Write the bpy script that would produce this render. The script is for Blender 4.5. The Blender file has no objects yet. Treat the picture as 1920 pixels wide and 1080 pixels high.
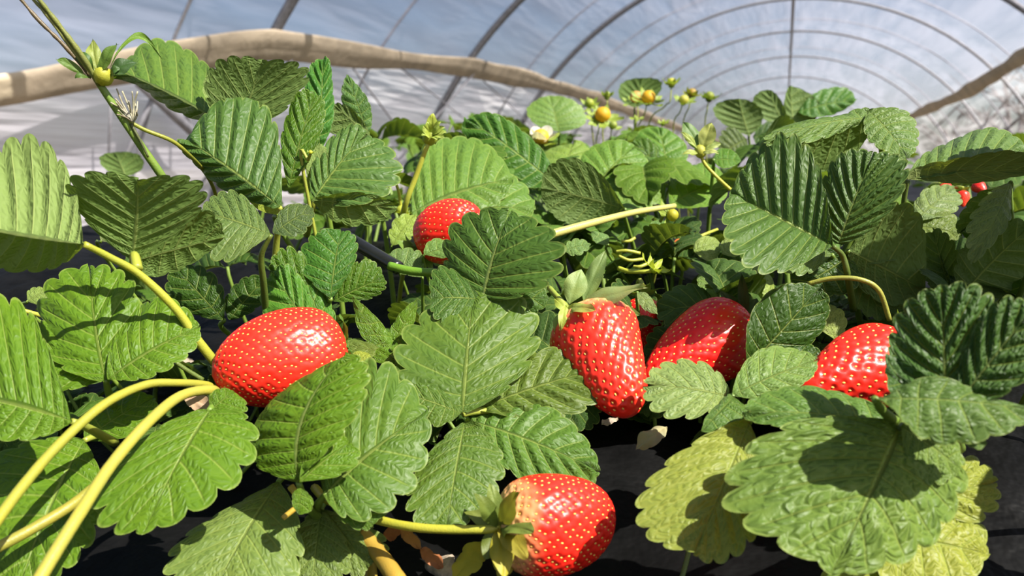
import bpy, math, random
import numpy as np
from mathutils import Vector, Matrix

random.seed(11)
ALB = .74
C = bpy.context.scene.collection
SC = bpy.context.scene
PI = math.pi
W, H, FPX = 1920, 1080, 1500.0

# ------------------------------------------------------------------ camera
CAM = Vector((0.0, 0.0, 0.62))
PITCH, YAW = math.radians(8.716), math.radians(18.64)
FWD = Vector((-math.sin(YAW) * math.cos(PITCH), math.cos(YAW) * math.cos(PITCH), -math.sin(PITCH)))
RGT = Vector((math.cos(YAW), math.sin(YAW), 0))
UPV = RGT.cross(FWD)
cam_data = bpy.data.cameras.new('camera')
cam_data.sensor_width = 36.0
cam_data.lens = FPX / W * 36.0
cam_data.clip_start = 0.02
cam_data.clip_end = 300
cam_data.dof.use_dof = True
cam_data.dof.focus_distance = 0.40
cam_data.dof.aperture_fstop = 14.0
cam = bpy.data.objects.new('camera', cam_data)
cam.location = CAM
cam.rotation_euler = (PI / 2 - PITCH, 0, YAW)
C.objects.link(cam)
SC.camera = cam


def P(x, y, d):
    """the place seen at a photo pixel, d metres in front of the camera"""
    return CAM + d * (FWD + (x - 960) / FPX * RGT + (540 - y) / FPX * UPV)


def pix(p):
    v = p - CAM
    d = v.dot(FWD)
    return 960 + FPX * v.dot(RGT) / d, 540 - FPX * v.dot(UPV) / d, d


# ------------------------------------------------------------------ nodes
def new_mat(name):
    m = bpy.data.materials.new(name)
    m.use_nodes = True
    nt = m.node_tree
    nt.nodes.clear()
    return m, nt


class N:
    """small helper that wires a node tree"""
    def __init__(s, nt):
        s.nt = nt

    def n(s, typ, ins=None, **props):
        nd = s.nt.nodes.new(typ)
        for k, v in props.items():
            setattr(nd, k, v)
        for k, v in (ins or {}).items():
            sock = nd.inputs[k]
            if isinstance(v, bpy.types.NodeSocket):
                s.nt.links.new(v, sock)
            else:
                sock.default_value = v
        return nd

    def m(s, op, a, b=0.0, c=0.0, clamp=False):
        nd = s.n('ShaderNodeMath', {0: a, 1: b, 2: c}, operation=op)
        nd.use_clamp = clamp
        return nd.outputs[0]

    def ramp(s, v, lo, hi, a=0.0, b=1.0):
        return s.n('ShaderNodeMapRange', {0: v, 1: lo, 2: hi, 3: a, 4: b}, interpolation_type='SMOOTHSTEP').outputs[0]

    def mix(s, f, a, b, blend='MIX'):
        nd = s.n('ShaderNodeMix', data_type='RGBA', blend_type=blend)
        for k, v in ((0, f), (6, a), (7, b)):
            if isinstance(v, bpy.types.NodeSocket):
                s.nt.links.new(v, nd.inputs[k])
            else:
                nd.inputs[k].default_value = v
        return nd.outputs[2]

    def noise(s, vec, scale, detail=2.0, rough=0.5, out=0):
        ins = {'Scale': scale, 'Detail': detail, 'Roughness': rough}
        if vec is not None:
            ins['Vector'] = vec
        return s.n('ShaderNodeTexNoise', ins).outputs[out]

    def out(s, sh):
        o = s.n('ShaderNodeOutputMaterial')
        s.nt.links.new(sh, o.inputs[0])


def leaf_material(name='strawberry_leaf_blade', dist=0.0007, strength=0.6):
    m, nt = new_mat(name)
    k = N(nt)
    uv = k.n('ShaderNodeUVMap', uv_map='UVMap').outputs[0]
    sep = k.n('ShaderNodeSeparateXYZ', {0: uv})
    u, v = sep.outputs[0], sep.outputs[1]
    fr = k.m('FRACT', u)
    dv = k.m('ABSOLUTE', k.m('SUBTRACT', fr, 0.5))
    wv = k.m('MULTIPLY_ADD', v, -0.05, 0.095)
    vein = k.m('SUBTRACT', 1.0, k.m('DIVIDE', dv, wv), clamp=True)
    vein = k.m('MULTIPLY', vein, k.ramp(v, 0.75, 1.0, 1.0, 0.0))
    mid = k.ramp(v, 0.010, 0.034, 1.0, 0.0)
    vmask = k.m('MAXIMUM', k.m('MULTIPLY', vein, 0.9), mid)
    obj = k.n('ShaderNodeTexCoord').outputs['Object']
    # net of fine veins; blistered tissue between them
    cell = k.n('ShaderNodeCombineXYZ', {0: k.m('MULTIPLY', u, 2.6), 1: k.m('MULTIPLY', v, 8.5), 2: 0.0}).outputs[0]
    warp = k.noise(obj, 220, 1.0, 0.5, 1)
    cellw = k.n('ShaderNodeVectorMath', {0: cell, 1: k.n('ShaderNodeVectorMath', {0: warp, 'Scale': 0.5}, operation='SCALE').outputs[0]}, operation='ADD').outputs[0]
    vor = k.n('ShaderNodeTexVoronoi', {'Vector': cellw, 'Scale': 1.0}, feature='DISTANCE_TO_EDGE').outputs['Distance']
    net = k.ramp(vor, 0.0, 0.16, 1.0, 0.0)
    blister = k.ramp(vor, 0.0, 0.42, 0.0, 1.0)
    big = k.noise(obj, 45, 2.0, 0.55)
    fine = k.noise(obj, 900, 2.0, 0.6)
    col = k.n('ShaderNodeObjectInfo').outputs['Color']
    c1 = k.mix(k.ramp(big, 0.3, 0.7, 0.0, 0.55), col, (1.25, 1.12, 0.9, 1), 'MULTIPLY')
    lamina = k.mix(k.m('MULTIPLY', net, 0.22), c1, (1.9, 1.6, 1.4, 1), 'MULTIPLY')
    veincol = k.mix(0.62, col, (0.33, 0.40, 0.09, 1))
    top = k.mix(k.m('MULTIPLY', vmask, 0.75), lamina, veincol)
    edge = k.ramp(v, 0.955, 1.0, 0.0, 0.45)  # lit rims of the teeth, lightened in the margin colour
    top = k.mix(edge, top, (0.27, 0.33, 0.08, 1))
    under = k.mix(0.55, col, (0.16, 0.23, 0.06, 1))
    under = k.mix(k.m('MULTIPLY', vmask, 0.6), under, (0.30, 0.36, 0.10, 1))
    bf = k.n('ShaderNodeNewGeometry').outputs['Backfacing']
    base = k.mix(bf, top, under)
    # relief
    h = k.m('ADD', k.m('MULTIPLY', blister, 0.9), k.m('MULTIPLY', fine, 0.10))
    h = k.m('SUBTRACT', h, k.m('MULTIPLY', vmask, 0.9))
    bump = k.n('ShaderNodeBump', {'Height': h, 'Strength': strength, 'Distance': dist}).outputs[0]
    rough = k.m('MULTIPLY_ADD', fine, 0.22, k.m('MULTIPLY_ADD', bf, 0.20, 0.36))
    pr = k.n('ShaderNodeBsdfPrincipled', {'Base Color': base, 'Roughness': rough, 'Normal': bump, 'Specular IOR Level': 0.26})
    tcol = k.mix(1.0, base, (1.75, 1.65, 0.55, 1), 'MULTIPLY')
    tr = k.n('ShaderNodeBsdfTranslucent', {'Color': tcol, 'Normal': bump})
    mx = k.n('ShaderNodeMixShader', {0: 0.24})
    nt.links.new(pr.outputs[0], mx.inputs[1])
    nt.links.new(tr.outputs[0], mx.inputs[2])
    k.out(mx.outputs[0])
    return m


def plain_leafy(name, transl=0.25, rough=0.5):
    """smooth green tissue whose colour comes from the object: stalks, sepals, petals"""
    m, nt = new_mat(name)
    k = N(nt)
    obj = k.n('ShaderNodeTexCoord').outputs['Object']
    col = k.n('ShaderNodeObjectInfo').outputs['Color']
    nz = k.noise(obj, 160, 3.0, 0.6)
    base = k.mix(k.ramp(nz, 0.3, 0.7, 0.0, 0.5), col, (1.3, 1.12, 0.8, 1), 'MULTIPLY')
    f = k.noise(obj, 1400, 1.0, 0.5)
    bump = k.n('ShaderNodeBump', {'Height': f, 'Strength': 0.25, 'Distance': 0.0005}).outputs[0]
    pr = k.n('ShaderNodeBsdfPrincipled', {'Base Color': base, 'Roughness': rough, 'Normal': bump})
    tr = k.n('ShaderNodeBsdfTranslucent', {'Color': k.mix(1.0, base, (1.4, 1.4, 0.8, 1), 'MULTIPLY')})
    mx = k.n('ShaderNodeMixShader', {0: transl})
    nt.links.new(pr.outputs[0], mx.inputs[1])
    nt.links.new(tr.outputs[0], mx.inputs[2])
    k.out(mx.outputs[0])
    return m


def berry_material():
    m, nt = new_mat('strawberry_flesh')
    k = N(nt)
    at = k.n('ShaderNodeAttribute', attribute_name='along').outputs['Fac']     # 0 at the stalk, 1 at the tip
    dm = k.n('ShaderNodeAttribute', attribute_name='dimple').outputs['Fac']
    pale = k.n('ShaderNodeAttribute', attribute_name='pale').outputs['Fac']
    obj = k.n('ShaderNodeTexCoord').outputs['Object']
    nz = k.noise(obj, 90, 2.0, 0.5)
    col = k.n('ShaderNodeObjectInfo').outputs['Color']
    red = k.mix(k.ramp(nz, 0.3, 0.7, 0.0, 1.0), col, (0.86, 0.75, 0.75, 1), 'MULTIPLY')
    red = k.mix(k.m('MULTIPLY', dm, 0.55), red, (0.55, 0.012, 0.004, 1))
    rim = k.m('ADD', at, k.m('MULTIPLY', k.m('SUBTRACT', nz, 0.5), 0.18))
    sh = k.m('MULTIPLY', k.ramp(rim, 0.03, 0.24, 1.0, 0.0), pale)
    base = k.mix(sh, red, (0.80, 0.55, 0.22, 1))
    fine = k.noise(obj, 700, 2.0, 0.5)
    bump = k.n('ShaderNodeBump', {'Height': fine, 'Strength': 0.12, 'Distance': 0.0005}).outputs[0]
    pr = k.n('ShaderNodeBsdfPrincipled', {'Base Color': base, 'Roughness': 0.35, 'Normal': bump, 'Specular IOR Level': 0.38,
                                          'Subsurface Weight': 0.12, 'Subsurface Radius': (0.006, 0.0012, 0.0008), 'Subsurface Scale': 0.6})
    k.out(pr.outputs[0])
    return m


def simple(name, colour, rough=0.6, metal=0.0, nscale=30, namt=0.25, bumpd=0.0, spec=0.5):
    m, nt = new_mat(name)
    k = N(nt)
    obj = k.n('ShaderNodeTexCoord').outputs['Object']
    nz = k.noise(obj, nscale, 4.0, 0.6)
    lo = tuple(c * (1 - namt) for c in colour) + (1,)
    hi = tuple(min(1, c * (1 + namt)) for c in colour) + (1,)
    base = k.mix(k.ramp(nz, 0.3, 0.7), lo, hi)
    ins = {'Base Color': base, 'Roughness': rough, 'Metallic': metal, 'Specular IOR Level': spec}
    if bumpd:
        ins['Normal'] = k.n('ShaderNodeBump', {'Height': nz, 'Strength': 0.8, 'Distance': bumpd}).outputs[0]
    k.out(k.n('ShaderNodeBsdfPrincipled', ins).outputs[0])
    return m


def film_material(name, tint, clear, milk, vscale=(5, 0.55, 5), inner=.62, share=.35):
    """milky polythene: part of the light goes straight through, part is scattered"""
    m, nt = new_mat(name)
    k = N(nt)
    obj = k.n('ShaderNodeTexCoord').outputs['Object']
    mp = k.n('ShaderNodeMapping', {'Vector': obj, 'Scale': vscale}).outputs[0]
    nz = k.noise(mp, 1.0, 2.5, 0.55)
    nz2 = k.noise(obj, 0.55, 2.0, 0.5)
    f = k.m('ADD', k.m('MULTIPLY', nz, 0.65), k.m('MULTIPLY', nz2, 0.5))
    fac = k.ramp(f, 0.40, 0.75, clear - 0.17, clear + 0.13)
    bump = k.n('ShaderNodeBump', {'Height': nz, 'Strength': 0.55, 'Distance': 0.10}).outputs[0]
    tp = k.n('ShaderNodeBsdfTransparent', {'Color': (0.98, 0.95, 1.0, 1)})
    tl = k.n('ShaderNodeBsdfTranslucent', {'Color': tuple(c * milk for c in tint) + (1,), 'Normal': bump})
    df = k.n('ShaderNodeBsdfPrincipled', {'Base Color': tuple(c * inner for c in tint) + (1,), 'Roughness': 0.45, 'Normal': bump})
    a = k.n('ShaderNodeMixShader', {0: share})
    nt.links.new(tl.outputs[0], a.inputs[1])
    nt.links.new(df.outputs[0], a.inputs[2])
    b = k.n('ShaderNodeMixShader', {0: fac})
    nt.links.new(a.outputs[0], b.inputs[1])
    nt.links.new(tp.outputs[0], b.inputs[2])
    k.out(b.outputs[0])
    return m


M_LEAF = leaf_material()
M_BLIST = leaf_material('blistered_leaf_blade', 0.0013, 0.75)
M_STALK = plain_leafy('green_stalk', 0.12, 0.45)
M_SEPAL = plain_leafy('green_sepal', 0.30, 0.55)
M_PETAL = plain_leafy('flower_petal', 0.30, 0.6)
M_DRY = plain_leafy('dried_leaf', 0.15, 0.8)
M_BERRY = berry_material()
M_SEED = simple('strawberry_seed', (0.80, 0.50, 0.10), 0.4, 0, 400, 0.2)
M_HOOP = simple('galvanised_pipe', (0.20, 0.20, 0.21), 0.55, 0.3, 40, 0.25)
M_HOOP_PALE = simple('hazed_pipe', (0.34, 0.34, 0.35), 0.6, 0.2, 40, 0.2)  # far hoops: pipe colour lightened to stand for distance haze
M_WIRE = simple('grey_cord', (0.30, 0.30, 0.32), 0.7, 0, 40, 0.2)
M_MULCH = simple('black_mulch_film', (0.004, 0.004, 0.004), 0.55, 0, 26, 0.5, 0.006, 0.09)
M_SOIL = simple('brown_soil', (0.13, 0.095, 0.065), 0.95, 0, 9, 0.45, 0.05)
M_CLOD = simple('dry_soil_crumb', (0.30, 0.24, 0.18), 0.95, 0, 180, 0.4, 0.002)
M_BARK = simple('grey_bark', (0.12, 0.10, 0.09), 0.9, 0, 30, 0.3, 0.01)

# ------------------------------------------------------------------ objects
def empty(name, loc):
    o = bpy.data.objects.new(name, None)
    o.location = loc
    o.empty_display_size = 0.01
    C.objects.link(o)
    return o


def tag(o, label, cat, group=None, kind=None):
    o['label'] = label
    o['category'] = cat
    if group:
        o['group'] = group
    if kind:
        o['kind'] = kind
    return o


def mesh_obj(name, verts, faces, mat, parent=None, colour=None, smooth=True, origin=None):
    """verts in world space; they are stored relative to the parent's place"""
    off = parent_loc(parent) if parent is not None else (origin if origin is not None else Vector((0, 0, 0)))
    me = bpy.data.meshes.new(name)
    me.from_pydata([tuple(Vector(v) - off) for v in verts], [], faces)
    if smooth:
        me.polygons.foreach_set('use_smooth', [True] * len(me.polygons))
    me.update()
    o = bpy.data.objects.new(name, me)
    C.objects.link(o)
    if mat:
        me.materials.append(mat)
    if parent is not None:
        o.parent = parent
    elif origin is not None:
        o.location = origin
    if colour:
        o.color = (*[c * ALB for c in colour], 1)
    return o


def parent_loc(o):
    v = Vector((0, 0, 0))
    while o is not None:
        v += o.location
        o = o.parent
    return v


def spline(pts, sub=6):
    """Catmull-Rom through the points"""
    pts = [Vector(p) for p in pts]
    if len(pts) < 3:
        return pts
    out = []
    ext = [pts[0] * 2 - pts[1]] + pts + [pts[-1] * 2 - pts[-2]]
    for i in range(1, len(ext) - 2):
        a, b, c, d = ext[i - 1:i + 3]
        for j in range(sub):
            t = j / sub
            out.append(0.5 * ((2 * b) + (c - a) * t + (2 * a - 5 * b + 4 * c - d) * t * t + (3 * b - a - 3 * c + d) * t ** 3))
    out.append(pts[-1])
    return out


def tube_geo(pts, r0, r1=None, seg=10, sub=6, knots=0.0, seed=0, flat=1.0):
    r1 = r0 if r1 is None else r1
    pts = spline(pts, sub)
    n = len(pts)
    rnd = random.Random(seed)
    vs, fs = [], []
    ref = None
    for i, p in enumerate(pts):
        t = (pts[min(i + 1, n - 1)] - pts[max(i - 1, 0)])
        t = t.normalized() if t.length > 1e-9 else Vector((0, 0, 1))
        if ref is None:
            ref = t.orthogonal().normalized()
        else:
            ref = (ref - t * ref.dot(t))
            ref = ref.normalized() if ref.length > 1e-9 else t.orthogonal().normalized()
        b = t.cross(ref)
        r = r0 + (r1 - r0) * i / max(1, n - 1)
        r *= 1 + knots * (rnd.random() - 0.5)
        for k in range(seg):
            a = 2 * PI * k / seg
            vs.append(p + ref * (math.cos(a) * r) + b * (math.sin(a) * r * flat))
    for i in range(n - 1):
        for k in range(seg):
            k2 = (k + 1) % seg
            fs.append((i * seg + k, i * seg + k2, (i + 1) * seg + k2, (i + 1) * seg + k))
    vs.append(pts[0]); vs.append(pts[-1])
    a, b = len(vs) - 2, len(vs) - 1
    for k in range(seg):
        k2 = (k + 1) % seg
        fs.append((a, k2, k))
        fs.append((b, (n - 1) * seg + k, (n - 1) * seg + k2))
    return vs, fs


# ------------------------------------------------------------------ leaflet
OUTLINE = [(0, 0), (.05, .17), (.18, .52), (.36, .85), (.56, 1.0), (.75, .94), (.89, .70), (.975, .36), (1.0, 0.0)]
SLIM = [(0, 0.05), (.08, .35), (.2, .70), (.36, .95), (.50, 1.0), (.66, .86), (.82, .55), (.93, .26), (1.0, 0.0)]
FAN = [(-.02, 0.06), (.03, .30), (.15, .66), (.36, .93), (.58, 1.0), (.78, .92), (.91, .66), (.98, .33), (1.0, 0.0)]


def outline_at(s, tab):
    x = s * (len(tab) - 1)
    i = min(int(x), len(tab) - 2)
    t = x - i
    g = lambda j: tab[max(0, min(len(tab) - 1, j))]
    a, b, c, d = g(i - 1), g(i), g(i + 1), g(i + 2)
    f = lambda q: 0.5 * (2 * b[q] + (c[q] - a[q]) * t + (2 * a[q] - 5 * b[q] + 4 * c[q] - d[q]) * t * t + (3 * b[q] - a[q] - 3 * c[q] + d[q]) * t ** 3)
    return f(0), max(0.0, f(1))


def leaflet_geo(B, T, L, R, nrm, nt=8, tooth=.15, bow=.05, cup=.10, pucker=.03, wave=.03, seed=0, tab=OUTLINE, ns=8, nv=12, mid=None):
    """Strawberry leaflet laid between four places: base, tip, left and right edge.
    nrm points out of the upper face. Returns verts, faces, uvs (u = which side vein, v = midrib to margin)."""
    rnd = random.Random(seed)
    ln = (T - B).length
    axis = (T - B).normalized()
    n_av = nrm.normalized()
    ctrl = mid if mid is not None else (B + T) / 2 + n_av * (bow * ln * 2)

    def Q(a):
        if a < 0:
            return B + (ctrl - B) * 2 * a
        return B * (1 - a) ** 2 + ctrl * (2 * a * (1 - a)) + T * a * a
    q56 = Q(.56)
    vl, vr = L - q56, R - q56

    def side_n(v, sg):
        c = axis.cross(v) * sg
        if c.length < 1e-9:
            return n_av
        c.normalize()
        return c
    # left: (v x axis) ; right: (axis x v)
    nl = side_n(vl, -1.0)
    nr = side_n(vr, 1.0)
    if (nl + nr).length < 0.2:
        nl = nr = n_av
    if (nl + nr).dot(n_av) < 0:
        nl, nr = -nl, -nr
    tot = nt + 0.5
    rows = int(tot * ns)
    ph = [rnd.uniform(0, 6.28) for _ in range(6)]
    vs, uvs, idx = [], [], {}
    for i in range(rows + 1):
        s = i / rows
        x = (s * tot) % 1.0
        if i == rows:
            x = .5
        g = max(0.0, math.sin(PI * x)) ** 0.55
        fade = min(1.0, max(0.0, (s - .10) / .15))
        pull = 1 - 1.3 * tooth * fade * (1 - g) * (1 - .35 * s)
        am = 0.82 * s ** 1.85 if tab is FAN else 0.94 * s ** 1.45
        ridge = math.cos(PI * x) ** 2
        for j in range(-nv, nv + 1):
            t = abs(j) / nv
            t = t ** 1.25
            sg = -1 if j < 0 else 1
            ea, eb = outline_at(s, tab)
            # side veins run forward, slightly curved
            te = t * pull
            a = am + (ea - am) * (te ** 1.12)
            b = eb * te
            # uneven margin
            b *= 1 + 0.04 * math.sin(3.1 * s + ph[0] + sg) * t
            sv, nn = (vl, nl) if j < 0 else (vr, nr)
            p = Q(a) + sv * b
            sl = sv.length
            z = pucker * ridge * math.sin(PI * min(1, t * .95)) ** .6 * (0.35 + .65 * s ** .5) * ln * .8
            z += cup * sl * (b - b * b) * 2.2
            z += wave * ln * t * t * (math.sin(6.3 * s + ph[2] + sg * 1.3) + .6 * math.sin(13 * s + ph[3] * sg))
            z += 0.012 * ln * t * math.sin(PI * x) * (1 if t > .8 else 0)
            nmid = (nl + nr).normalized() if j == 0 else nn
            p = p + nmid * z
            idx[(i, j)] = len(vs)
            vs.append(p)
            uvs.append((s * tot + (40 if j < 0 else 0) + (seed % 7) * 3, t))
    fs = []
    for i in range(rows):
        for j in range(-nv, nv):
            fs.append((idx[i, j], idx[i, j + 1], idx[i + 1, j + 1], idx[i + 1, j]))
    # wind the faces so the upper side is the front
    acc = Vector((0, 0, 0))
    for f in fs:
        acc += (vs[f[2]] - vs[f[0]]).cross(vs[f[3]] - vs[f[1]])
    ref = nl + nr if (nl + nr).length > .3 else n_av
    if acc.dot(ref) < 0:
        fs = [tuple(reversed(f)) for f in fs]
    return vs, fs, uvs


def leaflet_obj(name, geo, mat, parent, colour):
    vs, fs, uvs = geo
    o = mesh_obj(name, vs, fs, mat, parent, colour)
    me = o.data
    uvl = me.uv_layers.new(name='UVMap')
    li = np.empty(len(me.loops), dtype=np.int32)
    me.loops.foreach_get('vertex_index', li)
    uvl.data.foreach_set('uv', np.array(uvs, dtype=np.float32)[li].ravel())
    return o


def plane_depth(px, py, B, d, k, kx):
    c = d * (1 + k * (B[1] - 540) / FPX - kx * (B[0] - 960) / FPX)
    return c / (1 + k * (py - 540) / FPX - kx * (px - 960) / FPX)


def lf(B, T, L, R, d, k=1.0, kx=0.0, up=1, dT=0.0, dL=0.0, dR=0.0, N=8, bow=.05, cup=.10, pk=.03, wave=.03, tooth=.15, tab=OUTLINE, mc=None, col=None, mat=None):
    return dict(B=B, T=T, L=L, R=R, d=d, k=k, kx=kx, up=up, dT=dT, dL=dL, dR=dR, N=N, bow=bow, cup=cup, pk=pk, wave=wave, tooth=tooth, tab=tab, mc=mc, col=col, mat=mat)


_seed = [0]


def build_leaflet(sp, parent, colour, name='leaflet', mat=None):
    _seed[0] += 1
    B, T, L, R = (sp[q] for q in 'BTLR')
    dep = lambda q: plane_depth(q[0], q[1], B, sp['d'], sp['k'], sp['kx'])
    pB = P(*B, sp['d'])
    pT = P(*T, dep(T) + sp['dT'])
    pL = P(*L, dep(L) + sp['dL'])
    pR = P(*R, dep(R) + sp['dR'])
    n = (FWD * -1 + UPV * sp['k'] + RGT * sp['kx'])
    n = (n * sp['up']).normalized()
    mid = None
    if sp['mc']:
        mc = sp['mc']
        m_ = P(mc[0], mc[1], dep(mc[:2]) + (mc[2] if len(mc) > 2 else 0))
        mid = m_ * 2 - (pB + pT) / 2
    big = max((pT - pB).length, (pL - pR).length)
    nsv = 8 if big > .03 else 6
    geo = leaflet_geo(pB, pT, pL, pR, n, sp['N'], sp['tooth'], sp['bow'], sp['cup'], sp['pk'], sp['wave'], _seed[0], sp['tab'], nsv, 12 if big > .03 else 8, mid)
    return leaflet_obj(name, geo, mat or sp['mat'] or M_LEAF, parent, sp['col'] or colour)


GREEN = (.100, .205, .012)
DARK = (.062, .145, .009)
DEEP = (.036, .090, .009)  # darkened leaf green, shade put into the colour of shaded leaves
LIGHT = (.150, .270, .045)
PALE = (.240, .340, .085)
LIME = (.280, .360, .045)
OLIVE = (.120, .180, .030)
STEM = (.36, .42, .06)
STEMG = (.19, .31, .045)


def stalk_obj(parent, pts, r0, r1=None, colour=STEM, name='leafstalk', seg=10, knots=.06):
    _seed[0] += 1
    vs, fs = tube_geo(pts, r0, r1, seg, 6, knots, _seed[0])
    return mesh_obj(name, vs, fs, M_STALK, parent, colour)


def ground_z(x, y):
    t = min(1.0, max(0.0, (y - 0.28) / 0.45))
    t = t * t * (3 - 2 * t)
    return CAM.z - 0.172 + 0.085 * t


def leaf(label, colour, leaflets, stalk=None, sr=.0016, scol=STEMG, group=None, sdir=None):
    """one compound leaf: its leaflets and its stalk. stalk: list of (px, py, d) or None for a plain one down to the bed"""
    b = leaflets[0]
    j = P(*b['B'], b['d'])
    root = empty('strawberry_leaf', j)
    tag(root, label, 'leaf', group)
    for sp in leaflets:
        o = build_leaflet(sp, root, colour)
    if stalk is None:
        q = P(b['B'][0], b['B'][1], b['d'] + .012)
        rr = random.Random(len(label) * 7 + int(b['B'][0]))
        gx, gy = q.x + rr.uniform(-.02, .03), q.y + rr.uniform(.03, .06)
        gz = ground_z(gx, gy)
        pts = [j, q + Vector((0, 0, -.006)), Vector((gx * .6 + q.x * .4, gy * .6 + q.y * .4, gz * .5 + q.z * .5)), Vector((gx, gy, min(gz, q.z - .02)))]
    elif stalk == 0:
        pts = None
    else:
        pts = [P(*s) for s in stalk]
    if pts:
        stalk_obj(root, pts, sr * .72, sr * 1.25, scol)
    return root
# ================================================================== LEAVES READ FROM THE PHOTOGRAPH
# ---- left edge
leaf('big pale green leaf at the left edge, bright ribbed underside turned to the camera', PALE,
     [lf((158, 458), (-130, 405), (62, 258), (30, 520), .315, k=.55, up=-1, dR=.035, N=10, pk=.035, cup=.06, tooth=.10)],
     [(158, 458, .315), (205, 482, .325), (262, 515, .335), (330, 580, .345), (372, 640, .352), (412, 690, .36)], sr=.0018, scol=(.42, .46, .05))
leaf('dark shaded leaf under the ribbed pale leaf, on the thick yellow stalk beside it', DARK,
     [lf((248, 492), (258, 336), (128, 358), (392, 372), .345, k=-.55, up=-1, N=8, cup=-.05, tooth=.10, pk=.02),
      lf((246, 492), (420, 445), (340, 395), (300, 520), .36, k=-.3, up=-1, N=7, tooth=.1)],
     [(248, 492, .345), (252, 478, .342), (258, 505, .337)], sr=.0018, scol=STEM)
leaf('glossy blistered leaf left of the biggest strawberry, three lobes fanning upward', GREEN,
     [lf((198, 712), (168, 498), (62, 610), (262, 570), .335, k=.75, N=7, pk=.03, tooth=.17, tab=FAN),
      lf((202, 712), (376, 612), (262, 575), (312, 705), .332, k=.85, N=8, pk=.028, cup=.16, tooth=.12),
      lf((196, 712), (58, 660), (70, 738), (90, 600), .338, k=.6, N=6)],
     [(198, 712, .335), (205, 740, .345), (225, 790, .37)])
leaf('upright leaf cut by the left edge with a yellow midrib, above the bent stalks', GREEN,
     [lf((136, 790), (-90, 735), (22, 545), (10, 830), .300, k=.6, N=9, pk=.03, tooth=.10, cup=.05)],
     [(136, 790, .300), (160, 800, .31), (215, 830, .335)], scol=STEM)
leaf('broad smooth leaf hanging below the bent yellow stalks, scalloped rim toward the camera', GREEN,
     [lf((392, 770), (268, 1004), (478, 868), (190, 905), .315, k=.95, N=7, pk=.014, tooth=.16, cup=.07, tab=FAN, wave=.02),
      lf((394, 770), (440, 735), (400, 735), (462, 775), .318, k=.8, N=4, tooth=.12)],
     [(392, 770, .315), (400, 757, .325), (396, 735, .34)])
leaf('leaf in the bottom left corner under the crossing yellow stalks', GREEN,
     [lf((158, 826), (30, 1120), (190, 985), (-45, 905), .335, k=.95, N=9, pk=.03, tooth=.12),
      lf((160, 824), (290, 745), (190, 755), (265, 815), .345, k=.8, N=6, pk=.02)],
     [(158, 826, .335), (185, 815, .345), (230, 800, .375)], scol=STEM)
leaf('pale olive leaf at the bottom edge with a jagged shadow across it', (.15, .23, .05),
     [lf((522, 905), (395, 1120), (560, 1065), (325, 1030), .332, k=1.1, N=8, pk=.012, tooth=.15, tab=OUTLINE)],
     [(522, 905, .332), (530, 890, .345), (520, 870, .365)])
leaf('small olive leaf at the bottom edge, right of the jagged shadow', (.14, .21, .045),
     [lf((602, 955), (585, 1110), (660, 1050), (542, 1035), .328, k=1.0, N=7, pk=.02),
      lf((606, 955), (690, 1065), (715, 1000), (640, 1065), .330, k=.8, N=6, pk=.02)],
     [(602, 955, .328), (610, 940, .335), (640, 925, .36)])
# ---- bottom centre
leaf('dark cupped leaf overlapping the lower right of the biggest strawberry', GREEN,
     [lf((560, 905), (652, 662), (476, 820), (672, 770), .300, k=.45, kx=-.5, N=9, pk=.035, cup=.16, tooth=.10, dL=.004, mc=(572, 775, -.006)),
      lf((562, 905), (655, 830), (600, 805), (660, 880), .296, k=.8, N=4, pk=.01),
      lf((566, 915), (560, 965), (548, 930), (590, 945), .296, k=.4, N=3, pk=.01, tooth=.1)],
     [(560, 905, .300), (575, 945, .31), (600, 975, .33)])
leaf('broad blistered leaf between the dark cupped leaf and the leaflet fan in the centre', (.085, .17, .022),
     [lf((612, 925), (806, 768), (655, 690), (742, 950), .304, k=.95, N=7, pk=.03, cup=.10, tooth=.17, tab=FAN),
      lf((614, 930), (700, 985), (720, 930), (650, 985), .306, k=.8, N=5, pk=.02)],
     [(612, 925, .304), (596, 945, .315), (590, 960, .34)])
leaf('large flat leaf in the centre whose leaflets fan around one pale joint', (.088, .165, .022),
     [lf((868, 772), (888, 548), (738, 660), (1018, 628), .345, k=.85, N=7, pk=.016, tooth=.16, cup=.06, tab=FAN),
      lf((866, 776), (742, 735), (800, 800), (770, 670), .344, k=.85, N=6, pk=.012, tooth=.15),
      lf((872, 790), (835, 1000), (945, 880), (765, 915), .338, k=.95, N=8, pk=.014, cup=.10, tooth=.17)],
     [(868, 778, .345), (890, 772, .348), (925, 772, .356), (960, 790, .38)], scol=STEM)
leaf('furrowed leaf pointing right below the tall red strawberry, two leaflets one over the other', (.095, .155, .022),
     [lf((885, 772), (1142, 690), (1000, 668), (1060, 785), .352, k=.9, N=9, pk=.045, tooth=.11, cup=.05),
      lf((876, 788), (1125, 886), (1010, 760), (990, 912), .349, k=1.0, N=9, pk=.04, tooth=.10, cup=.06, col=(.085, .18, .025))],
     [(885, 778, .352), (905, 772, .356), (950, 775, .38)], scol=STEM)
leaf('dark fan shaped leaf in front of the small upper strawberry', (.062, .135, .020),
     [lf((906, 560), (958, 392), (828, 452), (1058, 500), .385, k=.45, kx=-.5, N=7, pk=.03, tooth=.17, tab=FAN, cup=.10),
      lf((902, 562), (808, 560), (838, 612), (832, 500), .384, k=.8, N=6, pk=.02, tooth=.15),
      lf((910, 562), (1030, 560), (970, 520), (968, 600), .386, k=.3, N=6, pk=.02)],
     [(906, 560, .385), (900, 580, .395), (905, 610, .43)])
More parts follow.
